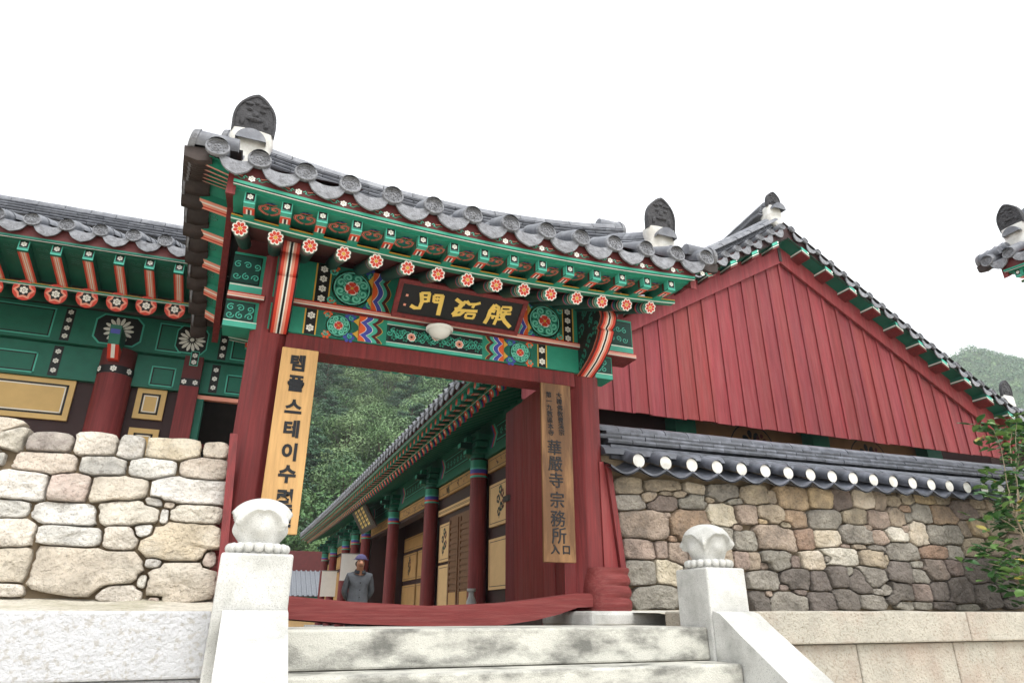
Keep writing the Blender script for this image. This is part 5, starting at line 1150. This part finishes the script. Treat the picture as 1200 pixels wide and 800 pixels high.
# roof beyond the hall, far right
fr = thing('small_tiled_house', 'grey tiled roof with a white mortar ridge end beyond the hall gable', 'house', (19, 10.5, -.75))
fxs = [16.0 + .32 * i for i in range(22)]
eaves(fr, ID, fxs, .32, 8.9, 3.95, lambda x: .012 * abs(x - 19) ** 1.5, .52, 1.7, [16.1 + .32 * i for i in range(21)], [16.1 + .32 * i for i in range(21)], 'left', 16, 22.7, fine=False)
MB().box(16.4, 22.4, 10.2, 12, -.7, 4.1).build('wall', 'maroon', fr)
b = MB(); b.sheet([[(x, 10.6 + 1.8 * t, 4.9 - .9 * t) for t in (0, 1)] for x in (15.9, 22.8)]); b.build('rear_slope', 'tile_dark', fr)
for k, (z, w) in enumerate(((4.78, .34), (4.83, .32), (4.88, .3))): course(fr, ID, [(16.0, 10.6, z + .1), (17.5, 10.6, z), (22.6, 10.6, z + .1)], w, .048, False, 'tile_ridge', .4, .2 * (k % 2), 'flat_tile')
course(fr, ID, [(16.0, 10.6, 5.03), (17.5, 10.6, 4.93), (22.6, 10.6, 5.03)], .26, .1, True, 'tile', .4)
for k, dz in enumerate((.06, .11, .16)): course(fr, ID, [(16.35, 9.55, 4.36 + dz), (16.35, 10.5, 4.86 + dz)], .28, .045, False, 'tile_ridge', .3, .15 * (k % 2), 'flat_tile')
course(fr, ID, [(16.35, 9.52, 4.56), (16.35, 10.5, 5.06)], .24, .1, True, 'tile', .3)
b = MB(); b.hexa([(16.35 + q, y, z) for z in (4.3, 4.78) for q, y in ((-.19, 9.36), (.19, 9.36), (.19, 9.6), (-.19, 9.6))]); b.build('mortar_end', 'plaster', fr, bevel=.06)
place('ridge_end_tile', MANG, fr, mtx=T3(16.35, 9.40, 4.74) @ RX(.1) @ Matrix.Diagonal((1.15, 1, 1.1, 1)))
# low building closing the far end of the court
ob = thing('small_tiled_house', 'low house with pale grey roof at the far end of the courtyard', 'house', (3, 42, -.75))
MB().box(-4, 6.5, 41.5, 45, -.7, 1.1).build('wall', 'cream', ob)
b = MB(); b.sheet([[(-4.8, 40.6, 1.0), (7.2, 40.6, 1.0)], [(-4.8, 43.2, 2.45), (7.2, 43.2, 2.45)]]); b.build('roof', 'roof_pale', ob)
for i in range(44):
    b = MB(); b.cyl((-4.7 + .27 * i, 40.55, 1.01), (-4.7 + .27 * i, 43.2, 2.46), .06, .06, 8, 0, 0, None, 0, math.pi); b.build('tile_run', 'roof_pale', ob, smooth=40)
MB().box(-4.7, 7.1, 40.7, 40.9, .72, .95).build('eave_board', 'green', ob)
MB().box(-4.8, 7.2, 43.3, 43.6, 2.3, 3.6).build('rear_gable', 'red_dark', ob); b = MB(); b.sheet([[(-4.8, 40.7, .7), (7.2, 40.7, .7)], [(-4.8, 42, .95), (7.2, 42, .95)]]); b.build('soffit', 'green_mid', ob)
# ------------------------------------------------------------------ wooded hillside
def hill_z(x, y): return -1.2 + max(0, y - 47) * .60 + 2.5 * noise.noise((x * .03, y * .03, 5)) * min(1, max(0, y - 47) / 20)
b = MB(); b.sheet([[(x, y, hill_z(x, y)) for x in range(-60, 121, 6)] for y in range(44, 232, 6)]); struct('hillside', b, 'hill_ground', smooth=60)
def leaf_quads(b, c, r, n, size, mi, rn, flat=1., up=.3):
    for _ in range(n):
        v = Vector((rn.gauss(0, 1), rn.gauss(0, 1), rn.gauss(0, 1) * flat)); v.normalize()
        p = Vector(c) + Vector((v.x * r[0], v.y * r[1], v.z * r[2])) * rn.uniform(.6, 1.08)
        nn = (v + Vector((rn.uniform(-.7, .7), rn.uniform(-.7, .7), rn.uniform(-.3, .8) + up))).normalized(); u = nn.orthogonal().normalized(); w = nn.cross(u)
        a = rn.uniform(0, 6.28); u, w = u * math.cos(a) + w * math.sin(a), w * math.cos(a) - u * math.sin(a); s = size * rn.uniform(.6, 1.3)
        b.add([p - u * s * .5, p - w * s * .28 + nn * s * .1, p + u * s * .5, p + w * s * .28 + nn * s * .1], [(0, 1, 2, 3)], mi)
def broadleaf(seed, H, mats):
    rn = random.Random(seed); t = MB(); c = MB(); R0 = H * .34; zc_ = H * .62
    t.cyl((0, 0, -1.2), (0, 0, H * .45), .22, .15, 7, 0); cl = []
    for i in range(15):
        a = rn.uniform(0, 6.28); zz = rn.uniform(-.8, 1); rr = math.sqrt(max(.05, 1 - zz * zz)) * rn.uniform(.45, .95)
        cl.append(Vector((R0 * rr * math.cos(a), R0 * rr * math.sin(a), zc_ + zz * H * .30)))
    for q in cl: t.cyl((0, 0, H * rn.uniform(.3, .45)), q, .07, .03, 5, 0)
    for i, q in enumerate(cl):
        s = rn.uniform(.85, 1.25) * H * .145; leaf_quads(c, q, (s, s, s * .75), 260, .27, i % len(mats), rn)
    leaf_quads(c, (0, 0, zc_), (R0 * .75, R0 * .75, H * .26), 260, .4, 0, rn)
    return t.mesh('trunk', ['bark'], 60), c.mesh('crown', mats)
def pine(seed, H):
    rn = random.Random(seed); t = MB(); c = MB(); t.cyl((0, 0, -1), (.3, .1, H * .95), .2, .06, 7, 0)
    for k in range(9):
        z = H * (.38 + .6 * k / 9); L = H * .36 * (1 - .75 * k / 9)
        for j in range(5):
            a = rn.uniform(0, 6.28); e = Vector((L * math.cos(a), L * math.sin(a), z + .35)); t.cyl((.1, 0, z), e, .05, .02, 4, 0)
            for f in (.45, .75, 1.0): leaf_quads(c, Vector((.1, 0, z)).lerp(e, f), (L * .30, L * .30, .26), 60, .26, 0, rn, .5, .6)
    leaf_quads(c, (.3, .1, H * .97), (.7, .7, .5), 50, .35, 0, rn)
    return t.mesh('trunk', ['bark'], 60), c.mesh('crown', ['pine_a', 'leaf_b'])
KIND = [(broadleaf(1, 9, ['leaf_a', 'leaf_b']), 'broadleaf_tree', 'dark green broadleaf tree on the wooded hillside'), (broadleaf(2, 8, ['leaf_c', 'leaf_a']), 'broadleaf_tree', 'mid green round-crowned broadleaf tree on the wooded hillside'),
        (broadleaf(3, 7, ['leaf_d', 'leaf_c']), 'broadleaf_tree', 'pale grey-green broadleaf tree on the wooded hillside'), (pine(4, 10), 'pine_tree', 'dark pine with layered branches on the wooded hillside'), (broadleaf(5, 8.5, ['leaf_a', 'leaf_c']), 'broadleaf_tree', 'loose leafy broadleaf tree on the wooded hillside')]
def put_tree(k, x, y, z, s, rz, label=None):
    (tm, cm), nm, lab = KIND[k]; u = x / y
    side = 'behind the left hall' if u < -.02 else 'behind the yellow sign board' if u < .085 else 'above the court roofs' if u < .16 else 'in mid gate opening' if u < .24 else 'over the hall eave' if u < .32 else 'behind the hall roof'
    lab = lab.replace('on the wooded hillside', ('low' if y < 66 else 'halfway up' if y < 100 else 'high') + ' on the hillside ' + side); t = thing(nm, label or lab, 'tree', (x, y, z), 'trees on the wooded hillside', rz); t.scale = (s, s, s * random.uniform(.9, 1.1)); WM[t.name] = t.matrix_basis.copy()
    for n_, me in (('trunk', tm), ('crown', cm)):
        o = bpy.data.objects.new(n_, me); COL.objects.link(o); o.parent = t
rn = random.Random(5); y = 49.; cnt = 0
while y < 150:
    step = 3.6 + (y - 49) * .035; x = -.22 * y + rn.uniform(0, step)
    while x < .46 * y:
        xx, yy = x + rn.uniform(-1.2, 1.2), y + rn.uniform(-1.3, 1.3); f = (y - 49) / 100.
        k = rn.choices(range(5), (3 * (1 - f) + .4, 3, .3 + 5 * f, 2.2 * (1 - f) + .2, 2.5))[0]
        put_tree(k, xx, yy, hill_z(xx, yy) - .3, rn.uniform(.72, 1.12), rn.uniform(0, 6.28)); cnt += 1
        x += step * rn.uniform(.8, 1.3)
    y += step * .95
print('trees', cnt)
# far hill at the right edge
KF = 2.2
crest = [(90, .30), (115, .47), (130, .535), (142, .588), (147.7, .618), (155, .615), (166, .613), (190, .60), (240, .5), (300, .35)]
def cz_(x):
    for (a, p), (c, q) in zip(crest, crest[1:]):
        if a <= x <= c: return (p + (q - p) * (x - a) / (c - a)) * 90
    return 20
def fh(x, v): return 90 - 45 * v, cz_(x) * (1 - v) ** .8 - 2 * v + 1.2 * noise.noise((x * .08, v * 6, 9)) * (1 if v > .02 else .3)
b = MB(); b.sheet([[(x * KF, fh(x, v)[0] * KF, fh(x, v)[1] * KF) for x in range(90, 301, 5)] for v in [i / 20 for i in range(21)]]); b.sheet([[(x * KF, yy * KF, cz_(x) * f * KF) for x in range(90, 301, 10)] for yy, f in ((90, 1), (130, .6), (170, 0))]); struct('far_hill', b, 'hill_ground', smooth=60)
b = MB(); rn = random.Random(8)
for i in range(1500):
    x = rn.uniform(128, 200); v = rn.random() ** 1.4 * .5; y, z = fh(x, v); s = rn.uniform(1.6, 3.2); leaf_quads(b, (x * KF, y * KF, z * KF + .2 * s), (s, s, s * .75), 34, 1.0, rn.choice((0, 0, 1, 2)), rn)
tag(b.build('forest', ['leaf_far', 'leaf_c', 'leaf_d']), 'far wooded ridge of pale green trees at the right edge', 'forest', kind='stuff')  # leaf_d is a paler green, distance haze put into the colour
# ------------------------------------------------------------------ shrub at the right edge
def leaf_mesh(m):
    b = MB(); L = [(0, 0), (.012, .014), (.028, .020), (.045, .016), (.062, 0)]
    b.sheet([[(x, w, .35 * w) for x, w in L], [(x, 0, -.004 + .12 * x * (x / .06)) for x, _ in L], [(x, -w, .35 * w) for x, w in L]]); b.cyl((-.015, 0, 0), (0, 0, 0), .0016, .0016, 4, 0)
    return b.mesh('leaf', [m], 60)
LMS = [leaf_mesh('shrub_leaf'), leaf_mesh('shrub_leaf_light'), leaf_mesh('shrub_leaf_yellow')]
sh = thing('shrub', 'leafy green shrub with a few yellow leaves at the right edge before the wall', 'shrub', (8.05, 4.95, .02))
rn = random.Random(21); b = MB(); nodes = []
def limb(p, q, r0, r1, n=5):
    pts = [Vector(p).lerp(Vector(q), i / n) + (Vector((rn.uniform(-.03, .03), rn.uniform(-.03, .03), 0)) if 0 < i < n else Vector()) for i in range(n + 1)]
    for i in range(n): b.cyl(pts[i], pts[i + 1], r0 + (r1 - r0) * i / n, r0 + (r1 - r0) * (i + 1) / n, 6, 0)
    return pts
base = Vector((8.05, 4.95, .0)); tips = []
for px, py, dy in ((1187, 500, 0), (1165, 505, -.05), (1195, 520, .1), (1178, 590, -.1), (1165, 600, 0), (1192, 610, .05), (1170, 640, .05), (1185, 660, -.1), (1160, 660, 0), (1200, 570, 0), (1215, 540, 0), (1230, 600, .1), (1225, 500, 0), (1250, 560, 0), (1210, 650, .1), (1240, 660, 0), (1195, 690, 0), (1192, 488, .0), (1180, 560, .1)):
    r = ray(px, py); yv = 4.9 + dy; tips.append(r * (yv / r.y))
stems = [limb(base, base + Vector((.15, .02, .9)), .022, .016), limb(base + Vector((.05, 0, 0)), base + Vector((-.02, -.05, 1.0)), .018, .012), limb(base, base + Vector((.4, .05, .8)), .016, .012)]
for t in tips:
    st_ = min((p for s in stems for p in s), key=lambda p: (p - t).length + (0.6 if p.z > t.z - .05 else 0)); pts = limb(st_, t, .007, .003)
    nodes += pts[2:] + [t] * 2
b.build('branches', 'stem', sh)
def leaf_spot(): return rn.choice(nodes) + Vector((rn.gauss(0, .07), rn.gauss(0, .08), rn.gauss(0, .075)))
def leaf_mtx(p): return Matrix.Translation(p) @ Matrix.Rotation(rn.uniform(0, 6.28), 4, 'Z') @ Matrix.Rotation(rn.uniform(-.5, .6), 4, 'Y') @ Matrix.Rotation(rn.uniform(-.6, .6), 4, 'X') @ Matrix.Scale(rn.uniform(1.5, 2.4), 4)
for i in range(300): place('leaf', LMS[0 if rn.random() < .62 else (1 if rn.random() < .93 else 2)], sh, mtx=leaf_mtx(leaf_spot()))
b = MB()
for i in range(260):
    me = LMS[0]; m_ = leaf_mtx(leaf_spot() + Vector((0, .12, 0))); b.add([m_ @ v.co for v in me.vertices], [tuple(p.vertices) for p in me.polygons], 0 if rn.random() < .65 else 1)
tag(b.build('inner_leaves', ['shrub_leaf', 'shrub_leaf_light'], sh), kind='stuff')
# ------------------------------------------------------------------ man in the court
def skin(name, verts, edges, radii, m, parent, root=0, sub=1):
    me = bpy.data.meshes.new(name); me.from_pydata(verts, edges, []); me.materials.append(MATS[m]); o = place(name, me, parent)
    o.modifiers.new('skin', 'SKIN'); me.skin_vertices  # created with the modifier
    if not me.skin_vertices: return o
    for i, r in enumerate(radii): me.skin_vertices[0].data[i].radius = r if isinstance(r, tuple) else (r, r)
    me.skin_vertices[0].data[root].use_root = True
    s = o.modifiers.new('sub', 'SUBSURF'); s.levels = sub + 1; s.render_levels = sub + 1
    for p in me.polygons: p.use_smooth = True
    o.modifiers['skin'].use_smooth_shade = True
    return o
MX, MY, MZ = 2.02, 11.8, -.75
mn = thing('person', 'person in grey shirt and purple cap standing with hands behind back', 'person', (MX, MY, MZ))
def mp(dx, dy, dz): return (MX + dx * .84, MY + dy, MZ + dz)
BV = [mp(0, 0, .95), mp(0, .01, 1.15), mp(0, -.02, 1.36), mp(-.01, -.07, 1.45), mp(-.02, -.11, 1.50), mp(-.025, -.13, 1.56), mp(-.02, -.12, 1.63),
      mp(-.1, 0, .90), mp(-.11, -.02, .48), mp(-.12, .02, .07), mp(-.13, -.14, .03), mp(.1, 0, .90), mp(.12, .0, .48), mp(.12, .03, .07), mp(.13, -.13, .03),
      mp(-.19, -.01, 1.36), mp(-.25, .06, 1.10), mp(-.10, .18, .95), mp(-.03, .20, .93), mp(.19, -.01, 1.36), mp(.26, .06, 1.10), mp(.10, .18, .93), mp(.04, .22, .90), mp(-.03, -.235, 1.545)]
BE = [(0, 1), (1, 2), (2, 3), (3, 4), (4, 5), (5, 6), (0, 7), (7, 8), (8, 9), (9, 10), (0, 11), (11, 12), (12, 13), (13, 14), (2, 15), (15, 16), (16, 17), (17, 18), (2, 19), (19, 20), (20, 21), (21, 22), (5, 23)]
BR = [.11, .10, .085, .05, .065, .085, .07, .085, .06, .04, .035, .085, .06, .04, .035, .045, .036, .03, .03, .045, .036, .03, .03, .018]
skin('body', BV, BE, BR, 'skin', mn)
skin('shirt', [mp(0, 0, .84), mp(0, 0, .98), mp(0, .01, 1.18), mp(0, -.01, 1.35), mp(0, -.045, 1.43), mp(-.20, -.01, 1.36), mp(-.265, .06, 1.11), mp(-.11, .19, .96), mp(.20, -.01, 1.36), mp(.275, .06, 1.11), mp(.11, .19, .94)],
     [(0, 1), (1, 2), (2, 3), (3, 4), (3, 5), (5, 6), (6, 7), (3, 8), (8, 9), (9, 10)], [(.19, .15), (.18, .15), (.165, .145), (.15, .125), .085, .068, .055, .045, .068, .055, .045], 'shirt_cloth', mn, 1)
skin('trousers', [mp(0, 0, .93), mp(-.1, 0, .86), mp(-.11, -.02, .48), mp(-.12, .02, .10), mp(.1, 0, .86), mp(.12, 0, .48), mp(.12, .03, .10)], [(0, 1), (1, 2), (2, 3), (0, 4), (4, 5), (5, 6)], [.14, .11, .085, .075, .11, .085, .075], 'trouser_cloth', mn)
b = MB(); cc = Vector(mp(-.02, -.115, 1.605)); g = []
for k in range(7):
    a = math.pi / 2 * k / 6; g.append([cc + Vector((.098 * math.cos(a) * math.cos(t), .108 * math.cos(a) * math.sin(t), .088 * math.sin(a) + .01)) for t in [2 * math.pi * i / 20 for i in range(21)]])
b.sheet(g); b.sheet([[cc + Vector((rr * .105 * math.cos(t) * 1.0, -.10 * math.sin(t) - (-.09 * (rr - 1)) * math.sin(t), .015 - .035 * (rr - 1))) for t in [math.pi * i / 12 for i in range(13)]] for rr in (1, 1.2, 1.4)])
b.build('cap', 'cap_cloth', mn, smooth=60)
b = MB(); b.ball(mp(-.02, -.075, 1.55), .088, 0, 12, 8, .95, .85, .7); b.build('hair', 'hair', mn, smooth=60)
b = MB()
for k in range(2): b.sheet([[Vector(mp(-.005, -.06, 1.405)) + Vector((rr * math.cos(t), rr * .95 * math.sin(t), z_ + .02 * math.sin(t))) for t in [-math.pi / 2 + .25 + (2 * math.pi - .5) * i / 20 for i in range(21)]] for rr, z_ in ((.092, .0), (.080, .055), (.102, .012))])
b.build('collar', 'shirt_cloth', mn, smooth=60)
b = MB(); b.names = ['hair', 'shirt_cloth', 'trouser_cloth']
for dx in (-.055, .012): b.ball(mp(dx, -.207, 1.578), .012, 0, 6, 5, 1.3, .6, .7)
b.box(MX - .05, MX + .012, MY - .222, MY - .212, MZ + 1.497, MZ + 1.503, 0); b.build('face_features', b.names, mn)
b = MB()
for z_ in (1.36, 1.25, 1.14, 1.03, .93): b.ball(mp(.0, -.15, z_), .010, 0, 6, 4)
b.build('shirt_buttons', 'trouser_cloth', mn)
# ------------------------------------------------------------------ thin summer haze
hz = MB().box(-160, 720, -40, 560, -2.7, 160)
m = bpy.data.materials.new('haze_air'); m.use_nodes = True; t = m.node_tree; t.nodes.clear()
pvn = t.nodes.new('ShaderNodeVolumePrincipled'); pvn.inputs['Color'].default_value = (.92, .96, 1, 1); pvn.inputs['Density'].default_value = .0007; pvn.inputs['Anisotropy'].default_value = .3
om = t.nodes.new('ShaderNodeOutputMaterial'); t.links.new(pvn.outputs[0], om.inputs['Volume']); MATS['haze_air'] = m
tag(hz.build('haze', 'haze_air'), 'thin pale summer haze in the valley air', 'haze', kind='stuff')
